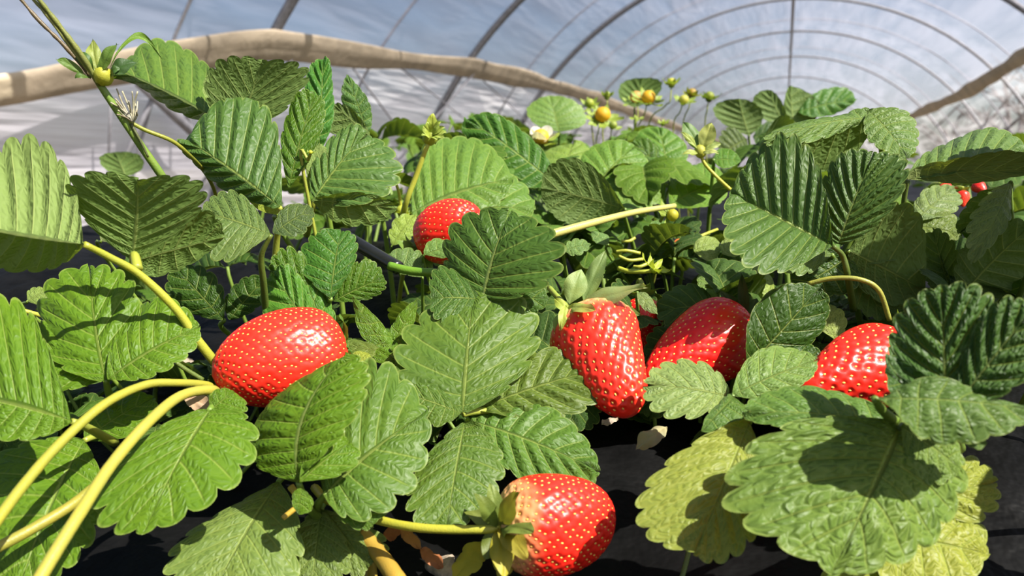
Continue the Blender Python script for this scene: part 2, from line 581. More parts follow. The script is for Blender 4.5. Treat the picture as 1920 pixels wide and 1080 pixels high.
leaf('upright narrow leaflet in the dark gap right of the biggest strawberry', GREEN,
     [lf((725, 660), (660, 556), (672, 618), (728, 620), .375, k=.3, N=5, pk=.012, tooth=.06, tab=SLIM),
      lf((735, 655), (782, 560), (738, 600), (775, 610), .378, k=.3, N=5, pk=.012, tooth=.08, tab=SLIM),
      lf((728, 662), (642, 650), (668, 678), (672, 636), .372, k=.9, N=4, col=OLIVE)],
     [(728, 660, .375), (732, 680, .38), (735, 705, .40)])
leaf('small ruffled leaf against the left rim of the central leaflet fan', GREEN,
     [lf((790, 690), (745, 640), (738, 672), (785, 650), .362, k=.8, N=4, tooth=.2),
      lf((790, 690), (700, 668), (735, 690), (735, 655), .365, k=.8, N=4, tooth=.2)],
     [(790, 690, .362), (792, 705, .37), (795, 730, .40)])
leaf('bright lime seedling leaf just right of the biggest strawberry', LIME,
     [lf((660, 695), (690, 662), (655, 668), (690, 682), .352, k=.7, N=3, tooth=.08)],
     [(660, 695, .352), (658, 705, .355), (655, 720, .37)])
# ---- middle left
leaf('grey-green crinkled leaf left of centre, its blade sunlit and half curled', (.11, .18, .045),
     [lf((508, 440), (376, 398), (405, 492), (442, 362), .385, k=.8, N=8, pk=.02, tooth=.13, cup=.08),
      lf((512, 438), (588, 392), (538, 388), (568, 440), .388, k=.75, N=6, pk=.02, col=(.07, .12, .035))],
     [(508, 440, .385), (490, 480, .39), (494, 530, .40), (500, 600, .42)], scol=OLIVE)
leaf('large pleated leaf rising at upper left with strong straight veins', (.070, .150, .030),
     [lf((525, 388), (345, 258), (405, 350), (498, 198), .405, k=.55, dL=.012, N=9, pk=.045, cup=.05, tooth=.10, bow=.03),
      lf((542, 352), (592, 176), (530, 230), (602, 250), .415, k=.35, N=8, pk=.03, tooth=.10, col=DARK)],
     [(525, 388, .405), (527, 410, .41), (520, 440, .42), (515, 500, .43)], scol=STEM)
leaf('ribbed leaf right of the pleated leaf, a dark fold under its lower edge', (.080, .165, .035),
     [lf((590, 372), (690, 250), (612, 262), (742, 352), .430, k=.65, N=8, pk=.05, tooth=.11, cup=.08, tab=FAN),
      lf((588, 372), (600, 268), (574, 320), (618, 320), .436, k=.3, N=6, pk=.01, col=PALE, up=-1),
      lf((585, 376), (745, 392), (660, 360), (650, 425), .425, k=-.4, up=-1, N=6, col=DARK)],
     [(590, 374, .43), (585, 395, .435), (575, 440, .46)], scol=STEM)
leaf('pale lime leaf glowing behind the stalk of the pleated leaf', LIME,
     [lf((522, 405), (468, 330), (470, 380), (520, 350), .430, k=.5, N=6, tooth=.05, pk=.008)], None)
leaf('wide leaf seen from below at upper left, sunlit back above a dark front', (.10, .19, .03),
     [lf((436, 242), (214, 128), (352, 98), (312, 200), .445, k=1.0, dR=.03, dL=.015, N=9, pk=.018, tooth=.08, cup=.04, bow=.02)],
     [(436, 242, .445), (448, 262, .455), (480, 310, .47), (500, 370, .48)], scol=STEM)
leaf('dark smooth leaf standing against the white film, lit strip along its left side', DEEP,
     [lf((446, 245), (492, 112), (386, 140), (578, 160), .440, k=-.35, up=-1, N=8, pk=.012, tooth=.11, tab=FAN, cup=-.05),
      lf((442, 246), (392, 140), (388, 190), (425, 185), .436, k=.6, up=-1, N=5, col=PALE, pk=.01, tooth=.08)],  # lit strip put into the colour: a paler leaflet on the same leaf
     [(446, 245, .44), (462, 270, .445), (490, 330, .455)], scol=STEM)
leaf('narrow glossy leaf standing edge on behind the pleated leaf', (.05, .17, .02),
     [lf((598, 285), (606, 108), (572, 180), (628, 195), .470, k=.25, N=8, pk=.05, tooth=.10, kx=.3),
      lf((600, 290), (578, 190), (560, 240), (600, 230), .475, k=.2, N=5, col=DEEP)], None)
leaf('slender leaf standing against the film left of the yellow calyx stalk', (.075, .17, .035),
     [lf((690, 250), (652, 140), (640, 195), (690, 190), .52, k=.15, N=7, tooth=.10, tab=SLIM),
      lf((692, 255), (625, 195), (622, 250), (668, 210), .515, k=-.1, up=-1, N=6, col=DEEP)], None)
leaf('deep green leaf in the shade below the ribbed leaf, right of the crinkled one', DARK,
     [lf((620, 560), (640, 432), (560, 480), (672, 480), .415, k=.5, N=7, pk=.025, tooth=.12, col=(.05, .15, .018)),
      lf((615, 565), (505, 505), (540, 540), (560, 470), .42, k=.2, N=7),
      lf((625, 565), (720, 520), (672, 490), (700, 560), .42, k=.2, N=7)], None)
leaf('bright folded leaf standing right behind the biggest strawberry', (.075, .20, .022),
     [lf((610, 655), (512, 512), (500, 600), (570, 530), .405, k=.35, N=6, pk=.06, tooth=.16, cup=.02),
      lf((622, 650), (565, 500), (560, 560), (618, 560), .412, k=.3, N=6, pk=.03, tooth=.10, tab=SLIM)],
     [(610, 655, .405), (612, 668, .41), (610, 690, .42)])
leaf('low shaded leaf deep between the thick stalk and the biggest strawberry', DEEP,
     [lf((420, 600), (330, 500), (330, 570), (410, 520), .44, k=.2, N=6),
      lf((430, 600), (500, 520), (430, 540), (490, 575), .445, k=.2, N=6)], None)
# ---- middle and centre, further back
leaf('wide sunlit ribbed leaf behind the small upper strawberry', (.115, .225, .035),
     [lf((768, 402), (965, 335), (838, 258), (880, 412), .540, k=.95, N=9, pk=.035, tooth=.07, cup=.07),
      lf((790, 405), (1005, 392), (920, 330), (900, 440), .545, k=1.0, N=8, pk=.025, tooth=.08)],
     [(768, 402, .54), (760, 420, .55), (750, 450, .57)], scol=STEM)
leaf('dark striped leaf folded behind the wide sunlit ribbed leaf', (.055, .150, .018),
     [lf((1048, 352), (872, 222), (985, 250), (918, 330), .610, k=.45, N=9, pk=.045, tooth=.07, cup=.03)], None)
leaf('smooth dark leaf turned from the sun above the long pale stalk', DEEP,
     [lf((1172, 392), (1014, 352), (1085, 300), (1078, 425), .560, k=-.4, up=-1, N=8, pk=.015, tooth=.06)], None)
leaf('rounded sunlit leaf with pale ribs behind the smooth dark leaf', (.12, .24, .035),
     [lf((1118, 348), (1190, 275), (1098, 285), (1208, 340), .660, k=.8, N=7, pk=.04, tooth=.06, tab=FAN),
      lf((1125, 355), (1240, 368), (1190, 330), (1180, 395), .650, k=1.2, N=7, pk=.03, col=(.15, .26, .05))], None)
leaf('light green leaf lying flat left of the pale yellow open calyx', (.13, .26, .035),
     [lf((1255, 385), (1365, 340), (1275, 315), (1330, 392), .640, k=1.4, N=7, tooth=.05, pk=.02),
      lf((1250, 388), (1200, 322), (1190, 370), (1240, 330), .65, k=1.0, N=6, tooth=.06)], None)
leaf('cupped leaf with upright ribs behind the pale yellow open calyx', (.10, .22, .03),
     [lf((1255, 338), (1235, 240), (1190, 275), (1290, 290), .760, k=.7, N=7, pk=.05, tooth=.05),
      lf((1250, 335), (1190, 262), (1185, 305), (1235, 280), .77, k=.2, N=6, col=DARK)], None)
leaf('pale sunlit leaf below the white flower', (.17, .28, .05),
     [lf((1055, 338), (1075, 268), (1012, 300), (1108, 300), .720, k=1.2, N=6, tooth=.06),
      lf((1060, 340), (1000, 318), (1020, 345), (1030, 300), .715, k=1.2, N=6, tooth=.06)], None)
leaf('round veined leaf standing up against the film, left of the yellow flowers', (.15, .27, .06),
     [lf((1048, 246), (1030, 180), (990, 215), (1100, 215), 1.02, k=.45, N=7, tooth=.04, tab=FAN, pk=.02)], None)
leaf('round dark leaf topping the canopy behind the yellow flowers', (.05, .15, .02),
     [lf((1190, 200), (1205, 146), (1160, 168), (1240, 165), 1.20, k=-.2, up=-1, N=7, tooth=.05, tab=FAN)], None)
leaf('tall dark leaf with three leaflets topping the canopy right of the tunnel ridge', (.045, .120, .022),
     [lf((1478, 245), (1440, 168), (1415, 205), (1470, 200), 1.0, k=.0, up=-1, N=7, tooth=.05),
      lf((1490, 245), (1482, 160), (1472, 205), (1540, 205), 1.0, k=.0, up=-1, N=7, tooth=.05, col=(.07, .15, .035)),
      lf((1495, 210), (1606, 186), (1548, 168), (1545, 220), 1.0, k=.3, N=7, tooth=.08, col=(.06, .17, .02))], None)
leaf('dull dark leaf behind the pale yellow open calyx', (.045, .105, .022),
     [lf((1405, 255), (1385, 185), (1340, 215), (1430, 215), .95, k=-.2, up=-1, N=7, tooth=.05),
      lf((1400, 260), (1350, 290), (1360, 240), (1390, 300), .9, k=.2, N=7, col=(.08, .13, .03)),
      lf((1412, 255), (1470, 270), (1450, 225), (1430, 290), .92, k=.2, N=6)], None)
leaf('smooth oval leaflet right of the pale yellow open calyx', (.085, .20, .02),
     [lf((1338, 300), (1390, 302), (1360, 278), (1362, 318), .62, k=.9, N=5, tooth=.02, tab=SLIM)], None)
# ---- right
leaf('big leaf at right with a pale sunlit lower half and dark furrowed upper half', (.072, .145, .028),
     [lf((1562, 462), (1368, 362), (1400, 512), (1498, 262), .400, k=.25, kx=-.55, dL=-.040, dR=.0, N=10, pk=.045, tooth=.12, cup=.06, bow=.02),
      lf((1572, 458), (1638, 285), (1545, 330), (1702, 350), .408, k=.2, kx=-.5, N=9, pk=.05, tooth=.11, tab=FAN, cup=.06)],
     [(1562, 462, .40), (1580, 480, .405), (1590, 520, .41), (1600, 580, .44)], scol=OLIVE)
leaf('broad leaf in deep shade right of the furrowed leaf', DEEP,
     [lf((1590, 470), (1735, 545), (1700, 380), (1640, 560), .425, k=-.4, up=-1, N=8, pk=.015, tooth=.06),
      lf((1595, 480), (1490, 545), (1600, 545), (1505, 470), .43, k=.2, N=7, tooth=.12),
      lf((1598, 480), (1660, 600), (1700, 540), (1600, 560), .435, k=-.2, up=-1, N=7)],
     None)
leaf('tent shaped leaf at upper right, sunlit top and dark hollow underneath', (.115, .205, .045),
     [lf((1640, 222), (1430, 268), (1528, 222), (1535, 262), .455, k=1.2, dT=-.01, N=9, pk=.02, tooth=.14),
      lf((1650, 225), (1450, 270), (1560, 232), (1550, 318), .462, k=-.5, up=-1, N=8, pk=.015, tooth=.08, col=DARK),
      lf((1628, 208), (1702, 300), (1625, 262), (1712, 225), .452, k=.7, N=8, pk=.03, tooth=.12)],
     [(1640, 222, .46), (1650, 260, .47), (1660, 330, .48)])
leaf('leaf reaching in from the right edge, glossy top over a brownish underside', (.11, .20, .045),
     [lf((1702, 335), (1925, 285), (1800, 252), (1820, 325), .420, k=1.3, N=9, pk=.03, tooth=.10),
      lf((1700, 336), (1965, 318), (1830, 285), (1815, 338), .418, k=-.6, up=-1, N=8, pk=.01, tooth=.06, col=(.12, .12, .02))],
     [(1702, 338, .42), (1695, 380, .425), (1698, 440, .43), (1720, 520, .45)], scol=OLIVE)
leaf('torn pale leaf hanging below the leaf from the right edge', (.20, .28, .09),
     [lf((1895, 342), (1822, 495), (1885, 425), (1810, 420), .440, k=.4, N=7, tooth=.20, pk=.015, tab=SLIM),
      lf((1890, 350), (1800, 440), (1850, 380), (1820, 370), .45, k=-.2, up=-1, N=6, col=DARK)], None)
leaf('dappled leaf half hidden below the leaf from the right edge', (.16, .24, .08),
     [lf((1710, 420), (1790, 352), (1725, 365), (1790, 400), .50, k=.9, N=6),
      lf((1712, 425), (1800, 440), (1770, 395), (1760, 455), .50, k=.6, N=6, col=OLIVE)], None)
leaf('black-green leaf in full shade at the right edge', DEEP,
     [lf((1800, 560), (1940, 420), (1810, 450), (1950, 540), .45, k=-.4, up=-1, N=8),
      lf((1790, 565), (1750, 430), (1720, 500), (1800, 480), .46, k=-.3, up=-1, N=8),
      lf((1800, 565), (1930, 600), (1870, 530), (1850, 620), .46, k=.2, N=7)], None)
leaf('heavily blistered leaf in half shade, covering the right side of the cone-shaped strawberry', (.055, .125, .022),
     [lf((1775, 775), (1765, 535), (1662, 650), (1872, 610), .252, k=.3, kx=-.5, N=8, pk=.06, mat=M_BLIST, tooth=.13, tab=FAN, cup=.06),
      lf((1782, 775), (1935, 580), (1835, 600), (1940, 700), .249, k=.3, kx=-.5, N=7, pk=.06, mat=M_BLIST, tooth=.14, cup=.1),
      lf((1770, 778), (1660, 700), (1700, 790), (1690, 660), .254, k=.5, N=6, pk=.03)],
     [(1775, 775, .252), (1785, 800, .262), (1800, 840, .30)])
leaf('low leaf stretching to the right edge below the heavily blistered leaf', (.085, .16, .03),
     [lf((1640, 748), (1945, 772), (1760, 728), (1760, 830), .246, k=.9, N=8, pk=.03, tooth=.10, wave=.05),
      lf((1790, 800), (1850, 830), (1815, 785), (1820, 838), .243, k=.8, N=3, tooth=.1)],
     [(1640, 748, .246), (1655, 770, .26), (1690, 800, .29)])
leaf('largest leaf at bottom right, quilted and pale green with a big shadow across it', (.135, .225, .040),
     [lf((1684, 806), (1555, 1085), (1796, 950), (1372, 868), .272, k=.85, N=8, pk=.034, tooth=.12, cup=.12, tab=FAN, dL=.010, mat=M_BLIST),
      lf((1680, 800), (1392, 772), (1520, 812), (1535, 722), .280, k=1.1, N=8, pk=.022, tooth=.08, col=(.10, .20, .035)),
      lf((1688, 800), (1800, 880), (1762, 765), (1720, 900), .270, k=.6, N=7, pk=.03, tooth=.12, cup=.12)],
     [(1684, 806, .272), (1700, 785, .28), (1720, 780, .30)], scol=OLIVE)
leaf('yellow-green leaf edge curling out below the largest leaf in the bottom right corner', (.27, .32, .045),
     [lf((1615, 1000), (1855, 1040), (1755, 918), (1700, 1125), .288, k=.9, N=7, pk=.03, tooth=.17, cup=.08),
      lf((1600, 1015), (1690, 1160), (1760, 1095), (1545, 1090), .288, k=.9, N=7, pk=.03, tooth=.15),
      lf((1640, 960), (1868, 905), (1762, 850), (1800, 990), .292, k=.7, N=7, pk=.03, tooth=.18)], None)
leaf('yellow-green leaf with its right side in shadow, right of the lowest strawberry', (.25, .31, .050),
     [lf((1405, 790), (1300, 1040), (1425, 985), (1205, 910), .295, k=.75, N=9, pk=.022, tooth=.12, cup=.08)],
     [(1405, 790, .295), (1412, 770, .305), (1420, 760, .33)], scol=STEM)
leaf('small pale leaf beside the tip of the tall strawberry', (.20, .30, .085),
     [lf((1362, 742), (1205, 722), (1265, 792), (1292, 672), .325, k=.9, N=6, pk=.02, tooth=.18, tab=FAN)],
     [(1362, 742, .325), (1370, 755, .33), (1385, 770, .35)])
leaf('light leaf with a curled-under base left of the cone-shaped strawberry', (.145, .255, .055),
     [lf((1372, 742), (1532, 676), (1430, 655), (1470, 742), .322, k=.85, N=7, pk=.02, tooth=.05, cup=.12),
      lf((1375, 745), (1315, 810), (1405, 800), (1350, 750), .31, k=1.0, N=5, pk=.012, col=(.09, .18, .03))],
     [(1372, 742, .322), (1378, 755, .33), (1400, 775, .35)])
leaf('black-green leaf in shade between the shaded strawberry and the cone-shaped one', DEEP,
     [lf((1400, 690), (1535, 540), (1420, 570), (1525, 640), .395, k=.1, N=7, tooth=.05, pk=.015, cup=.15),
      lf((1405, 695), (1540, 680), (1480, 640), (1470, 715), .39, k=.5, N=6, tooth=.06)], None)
leaf('bright veined leaf in a gap above the shaded strawberry', (.26, .36, .075),
     [lf((1452, 585), (1348, 512), (1375, 590), (1428, 498), .470, k=.8, N=7, pk=.02, tooth=.04)], None)
leaf('small lime leaf lit in the dark gap above the cone-shaped strawberry', (.28, .36, .09),
     [lf((1566, 640), (1540, 568), (1528, 600), (1588, 600), .420, k=.7, N=5, tooth=.12)], None)
leaf('lower leaflet dappled with sun under the furrowed right leaf', (.13, .22, .06),
     [lf((1560, 478), (1455, 492), (1505, 515), (1510, 462), .425, k=1.0, N=6, tooth=.18),
      lf((1625, 495), (1690, 465), (1640, 465), (1680, 490), .43, k=1.0, N=5, tooth=.2)], None)
# ---- small pieces round the middle of the bed
for lab, col, sp in [
    ('little sunlit leaf under the outer end of the long pale stalk', (.13, .25, .06), lf((1232, 468), (1240, 412), (1210, 435), (1258, 440), .53, k=.6, N=4, tooth=.2)),
    ('little oval leaf under the middle of the long pale stalk', (.16, .28, .08), lf((1140, 458), (1108, 435), (1115, 455), (1135, 438), .50, k=.8, N=3, tooth=.03, tab=SLIM)),
    ('little notched leaf right of the fan shaped leaf', (.15, .26, .07), lf((1058, 470), (1108, 458), (1075, 448), (1085, 480), .45, k=.9, N=4, tooth=.25)),
    ('round bright leaf right of the pale orange unripe berry', (.24, .34, .08), lf((1302, 470), (1350, 456), (1318, 445), (1335, 488), .52, k=.9, N=4, tooth=.05, tab=FAN)),
    ('toothed bright leaf beside the furrowed right leaf', (.25, .35, .09), lf((1355, 475), (1388, 450), (1360, 445), (1390, 478), .51, k=.9, N=4, tooth=.15, tab=FAN)),
    ('slim hanging leaf above the shaded strawberry', (.20, .29, .10), lf((1195, 548), (1234, 590), (1222, 560), (1205, 580), .42, k=.5, N=4, tooth=.12, tab=SLIM)),
    ('bright leaf low in the gap beside the bright veined leaf', (.17, .28, .06), lf((1345, 560), (1310, 515), (1315, 545), (1350, 520), .49, k=.8, N=5, tooth=.12)),
    ('grey-green leaf below the small upper strawberry', (.13, .22, .06), lf((792, 520), (722, 480), (745, 510), (785, 470), .46, k=.9, N=5, tooth=.18)),
    ('leaf curled over the foot of the small upper strawberry', (.13, .24, .05), lf((795, 478), (858, 462), (812, 448), (845, 482), .455, k=.8, N=4, tooth=.1)),
    ('bright leaf scrap left of the small upper strawberry', (.24, .36, .06), lf((735, 462), (778, 402), (735, 420), (782, 440), .52, k=.5, N=4, tooth=.22)),
    ('pale crinkled leaf in a dark gap right of the glossy blistered leaf', (.20, .26, .10), lf((190, 452), (222, 425), (192, 425), (222, 455), .40, k=.8, N=4, tooth=.2)),
    ('small leaf behind the glossy blistered leaf at the left edge', (.22, .32, .07), lf((52, 565), (88, 545), (58, 540), (85, 572), .40, k=.9, N=4, tooth=.2)),
    ('dark blurred leaf low against the film at the left', (.07, .16, .03), lf((235, 330), (215, 285), (185, 305), (268, 300), .95, k=-.1, up=-1, N=5, tooth=.05, tab=FAN)),
]:
    leaf(lab, col, [sp], None, sr=.001)
# ================================================================== STRAWBERRIES
CONE = [(0, 0), (.015, .30), (.07, .68), (.18, .95), (.32, 1.0), (.50, .89), (.68, .68), (.84, .42), (.95, .19), (1.0, 0)]
BARREL = [(0, 0), (.01, .28), (.05, .60), (.15, .88), (.32, 1.0), (.52, .99), (.72, .86), (.87, .63), (.965, .33), (1.0, 0)]
WEDGE = [(0, 0), (.01, .34), (.05, .72), (.14, .97), (.26, 1.0), (.48, .86), (.68, .70), (.84, .55), (.96, .28), (1.0, 0)]


def profile(tab, n):
    pts = spline([Vector((a, b, 0)) for a, b in tab], 10)
    out = []
    L = [0]
    for i in range(1, len(pts)):
        L.append(L[-1] + (pts[i] - pts[i - 1]).length)
    j = 0
    for i in range(n + 1):
        t = L[-1] * i / n
        while j < len(L) - 2 and L[j + 1] < t:
            j += 1
        f = (t - L[j]) / max(1e-9, L[j + 1] - L[j])
        p = pts[j].lerp(pts[j + 1], f)
        out.append((p.x, max(0, p.y)))
    return out


def berry(label, cal, tip, wpx, tab=CONE, colour=(.74, .018, .012), pale=0.0, sepals=None, nsep=8, sep_len=.55, sep_col=(.17, .30, .05),
          stalk=None, scol=STEM, seeds=170, flat=.94, res=(120, 84), seedcol=None, bend=0.0, sep_lift=.25, sr=.0014):
    a, b = P(*cal), P(*tip)
    root = empty('strawberry', a)
    tag(root, label, 'strawberry')
    ax = (b - a)
    ln = ax.length
    ax.normalize()
    rad = wpx / FPX * (cal[2] + tip[2]) / 2 / 2
    ref = (FWD - ax * FWD.dot(ax)).normalized()
    bi = ax.cross(ref)
    bdir = bi
    nu, nw = res
    colour = tuple(c / ALB * 1.08 for c in colour)
    seeds = int(seeds * 2.3)
    prof = profile(tab, nw)
    rnd = random.Random(int(cal[0] * 13 + cal[1]))

    def surf(h, r, ang, lump=0.0):
        q = a + ax * (h * ln) + bdir * (bend * ln * math.sin(PI * h))
        rr = r * rad * (1 + lump)
        return q + ref * (math.cos(ang) * rr * flat) + bi * (math.sin(ang) * rr)
    ph = [rnd.uniform(0, 6.28) for _ in range(4)]
    lump = lambda h, ang: .030 * math.sin(2 * ang + ph[0]) + .022 * math.sin(3 * ang + ph[1] + 3 * h) + .02 * math.sin(5 * h + ph[2] + ang)
    vs, along = [], []
    for i, (h, r) in enumerate(prof):
        for k in range(nu):
            ang = 2 * PI * k / nu
            vs.append(surf(h, r, ang, lump(h, ang)))
            along.append(h)
    fs = []
    for i in range(nw):
        for k in range(nu):
            k2 = (k + 1) % nu
            fs.append((i * nu + k, i * nu + k2, (i + 1) * nu + k2, (i + 1) * nu + k))
    V = np.array([tuple(v) for v in vs])
    # seeds on a golden-angle lattice spread evenly by area
    area = [0.0]
    for i in range(1, len(prof)):
        (h0, r0), (h1, r1) = prof[i - 1], prof[i]
        dl = math.hypot((h1 - h0) * ln, (r1 - r0) * rad)
        area.append(area[-1] + (r0 + r1) * .5 * dl)
    sp, sn = [], []
    j = 0
    for q in range(seeds):
        t = area[-1] * (.05 + .94 * (q + .5) / seeds)
        while j < len(area) - 2 and area[j + 1] < t:
            j += 1
        f = (t - area[j]) / max(1e-9, area[j + 1] - area[j])
        h = prof[j][0] + (prof[j + 1][0] - prof[j][0]) * f
        r = prof[j][1] + (prof[j + 1][1] - prof[j][1]) * f
        ang = q * 2.399963 + rnd.uniform(-.05, .05)
        e = 1e-2
        p0 = surf(h, r, ang, lump(h, ang))
        pa = surf(h, r, ang + e, lump(h, ang + e))
        pb = surf(prof[j + 1][0], prof[j + 1][1], ang, lump(prof[j + 1][0], ang)) - surf(prof[j][0], prof[j][1], ang, lump(prof[j][0], ang))
        nrm = (pa - p0).cross(pb).normalized()
        if nrm.dot(p0 - (a + ax * (h * ln))) < 0:
            nrm = -nrm
        sp.append(p0)
        sn.append((nrm, pb.normalized()))
    SP = np.array([tuple(v) for v in sp])
    d2 = ((V[:, None, :] - SP[None, :, :]) ** 2).sum(2)
    near = d2.min(1)
    pitch = math.sqrt(2 * PI * area[-1] * rad / seeds)
    sig = (pitch * .27) ** 2
    dim = np.exp(-near / sig)
    NR = np.array([tuple(sn[q][0]) for q in d2.argmin(1)])
    depth = pitch * .13
    V2 = V - NR * (dim * depth)[:, None] + NR * ((near / (pitch * pitch) * .35).clip(0, .08) * pitch)[:, None]
    o = mesh_obj('flesh', [Vector(v) for v in V2], fs, M_BERRY, root, colour)
    me = o.data
    for nm, arr in (('along', np.array(along, dtype=np.float32)), ('dimple', dim.astype(np.float32)), ('pale', np.full(len(vs), pale, dtype=np.float32))):
        at = me.attributes.new(nm, 'FLOAT', 'POINT')
        at.data.foreach_set('value', arr)
    # seeds, sitting in the dimples
    svs, sfs = [], []
    for p0, (nrm, tl) in zip(sp, sn):
        sd = nrm.cross(tl).normalized()
        c = p0 - nrm * (depth * .72)
        la, wa, ha = pitch * .185, pitch * .11, pitch * .12
        base = len(svs)
        rings = [(-1, 0), (-.55, .8), (.15, 1.0), (.7, .6), (1, 0)]
        svs.append(c - tl * la)
        for (t, w) in rings[1:-1]:
            for k in range(6):
                g = 2 * PI * k / 6
                svs.append(c + tl * (t * la) + sd * (math.cos(g) * w * wa) + nrm * (math.sin(g) * w * ha))
        svs.append(c + tl * la)
        last = len(svs) - 1
        for k in range(6):
            k2 = (k + 1) % 6
            sfs.append((base, base + 1 + k2, base + 1 + k))
            for rr in range(2):
                q0 = base + 1 + rr * 6
                sfs.append((q0 + k, q0 + k2, q0 + 6 + k2, q0 + 6 + k))
            sfs.append((base + 13 + k, base + 13 + k2, last))
    s = mesh_obj('seeds', svs, sfs, M_SEED, root)
    s['kind'] = 'stuff'
    s['label'] = 'small pale yellow seeds dotted over the red flesh'
    # calyx
    up = -ax
    if sepals is None:
        sepals = []
        for q in range(nsep):
            g = 2 * PI * q / nsep + rnd.uniform(-.2, .2)
            dr = ref * math.cos(g) + bi * math.sin(g)
            l_ = rad * sep_len * 2 * rnd.uniform(.8, 1.2)
            B_ = a + dr * (rad * .06) - ax * (ln * .004)
            lift = sep_lift + rnd.uniform(-.25, .3)
            T_ = B_ + (dr * math.cos(lift) + up * math.sin(lift)) * l_
            m_ = (B_ + T_) / 2 + up * (l_ * .10)
            sdv = dr.cross(up).normalized() * (l_ * .20)
            sepals.append((B_, T_, m_, sdv, up))
        raw = True
    else:
        raw = False
    for q, se in enumerate(sepals):
        if raw:
            B_, T_, m_, sdv, nn = se
            c_ = sep_col
        else:
            (tx, ty, td), w, c_ = se[0], se[1], (se[2] if len(se) > 2 else sep_col)
            bpos = se[3] if len(se) > 3 else None
            B_ = P(*bpos) if bpos else a.copy()
            T_ = P(tx, ty, td)
            axis = (T_ - B_).normalized()
            view = ((B_ + T_) / 2 - CAM).normalized()
            nn = (-view + Vector((0, 0, .6))).normalized()
            sdv = axis.cross(nn).normalized() * (w / FPX * td / 2)
            m_ = (B_ + T_) / 2 + nn * ((T_ - B_).length * .08)
        q56 = B_.lerp(T_, .56) + (m_ - (B_ + T_) / 2) * .9
        geo = leaflet_geo(B_, T_, q56 - sdv, q56 + sdv, nn, 3, .0, 0, .10, .02, .05, q + 3, SLIM, 6, 5, m_ * 2 - (B_ + T_) / 2)
        leaflet_obj('sepal', geo, M_SEPAL, root, c_)
    if stalk is None:
        st = [a - ax * (ln * -.02), a + up * (rad * .7), a + up * (rad * 1.3) + FWD * .012 + Vector((0, 0, -.004)), a + up * (rad * 1.8) + FWD * .03 + Vector((0, 0, -.03))]
    else:
        st = [P(*q) for q in stalk]
    stalk_obj(root, st, sr, sr * 1.1, scol, 'stalk', 8)
    return root


berry('biggest strawberry, barrel shaped, at left of centre beside the bent yellow stalks', (648, 648, .372), (398, 704, .350), 182, BARREL,
      (.80, .028, .014), seeds=300, res=(150, 110), nsep=8, sep_len=.30, sep_col=(.10, .22, .03), sep_lift=-.3,
      stalk=[(648, 648, .372), (654, 660, .382), (652, 685, .40), (640, 715, .42)], scol=(.12, .22, .03))
berry('lowest strawberry, plump and tilted, pale shoulder at its calyx on the left', (938, 990, .297), (1146, 966, .316), 186, BARREL,
      (.80, .022, .012), pale=.8, seeds=210, res=(150, 110), bend=-.02,
      sepals=[((975, 920, .283), 44, (.27, .30, .04)), ((1004, 1000, .274), 50, (.22, .32, .06)), ((990, 1048, .279), 44, (.36, .32, .04)),
              ((918, 905, .300), 30, (.20, .28, .05)), ((888, 925, .290), 34, (.14, .20, .03)), ((908, 1050, .290), 44, (.15, .20, .03)),
              ((945, 1085, .283), 50, (.46, .42, .03)), ((870, 960, .30), 30, (.2, .25, .04))],
      stalk=[(938, 990, .297), (900, 993, .296), (790, 990, .300), (700, 972, .310), (616, 938, .322), (590, 915, .34)], sr=.0017, scol=(.50, .50, .05))
berry('tall tapering strawberry hanging at right of centre under a spread pale green calyx', (1098, 588, .392), (1182, 778, .352), 168, WEDGE,
      (.80, .030, .014), pale=.9, seeds=170, res=(140, 110),
      sepals=[((1214, 538, .370), 40, (.30, .40, .14), (1085, 578, .385)), ((1136, 470, .395), 34, (.20, .31, .09), (1095, 565, .390)), ((1090, 505, .390), 44, (.28, .40, .12), (1068, 570, .385)),
              ((1118, 582, .362), 30, (.34, .46, .10), (1065, 578, .378)), ((1052, 620, .370), 20, (.40, .50, .08), (1060, 572, .378)), ((1040, 560, .385), 22, (.38, .48, .08), (1066, 585, .38)),
              ((1040, 622, .376), 30, (.26, .40, .10), (1062, 586, .382)), ((1200, 590, .40), 30, (.16, .24, .05))],
      stalk=[(1090, 585, .392), (1066, 576, .388), (1048, 560, .40), (1030, 540, .43)], scol=(.40, .52, .08))
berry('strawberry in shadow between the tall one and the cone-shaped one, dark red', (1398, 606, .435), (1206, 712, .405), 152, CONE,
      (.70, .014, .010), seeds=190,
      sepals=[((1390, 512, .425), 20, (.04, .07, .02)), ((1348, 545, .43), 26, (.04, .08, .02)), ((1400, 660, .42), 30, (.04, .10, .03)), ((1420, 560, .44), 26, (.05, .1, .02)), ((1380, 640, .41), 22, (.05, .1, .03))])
berry('cone-shaped strawberry at right, its tip pointing down and left', (1690, 664, .372), (1505, 724, .345), 164, CONE,
      (.80, .022, .012), seeds=120, bend=.03)
berry('small upper strawberry half hidden behind the fan shaped leaf', (796, 472, .505), (896, 392, .488), 106, BARREL, (.80, .024, .014), seeds=140, res=(96, 70), bend=.06)
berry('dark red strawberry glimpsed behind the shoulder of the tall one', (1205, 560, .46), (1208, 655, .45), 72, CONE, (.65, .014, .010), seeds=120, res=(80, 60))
berry('half ripe orange strawberry in the dark gap under the long pale stalk', (1262, 462, .56), (1296, 466, .552), 30, CONE, (.78, .20, .05), pale=1.0, seeds=70, res=(48, 36))
berry('leftmost of the three distant strawberries under the leaf from the right edge', (1766, 350, .60), (1786, 368, .59), 27, CONE, (.78, .02, .015), seeds=60, res=(40, 30))
berry('lowest of the three distant strawberries under the leaf from the right edge', (1804, 360, .58), (1806, 388, .575), 26, CONE, (.80, .03, .015), seeds=60, res=(40, 30))
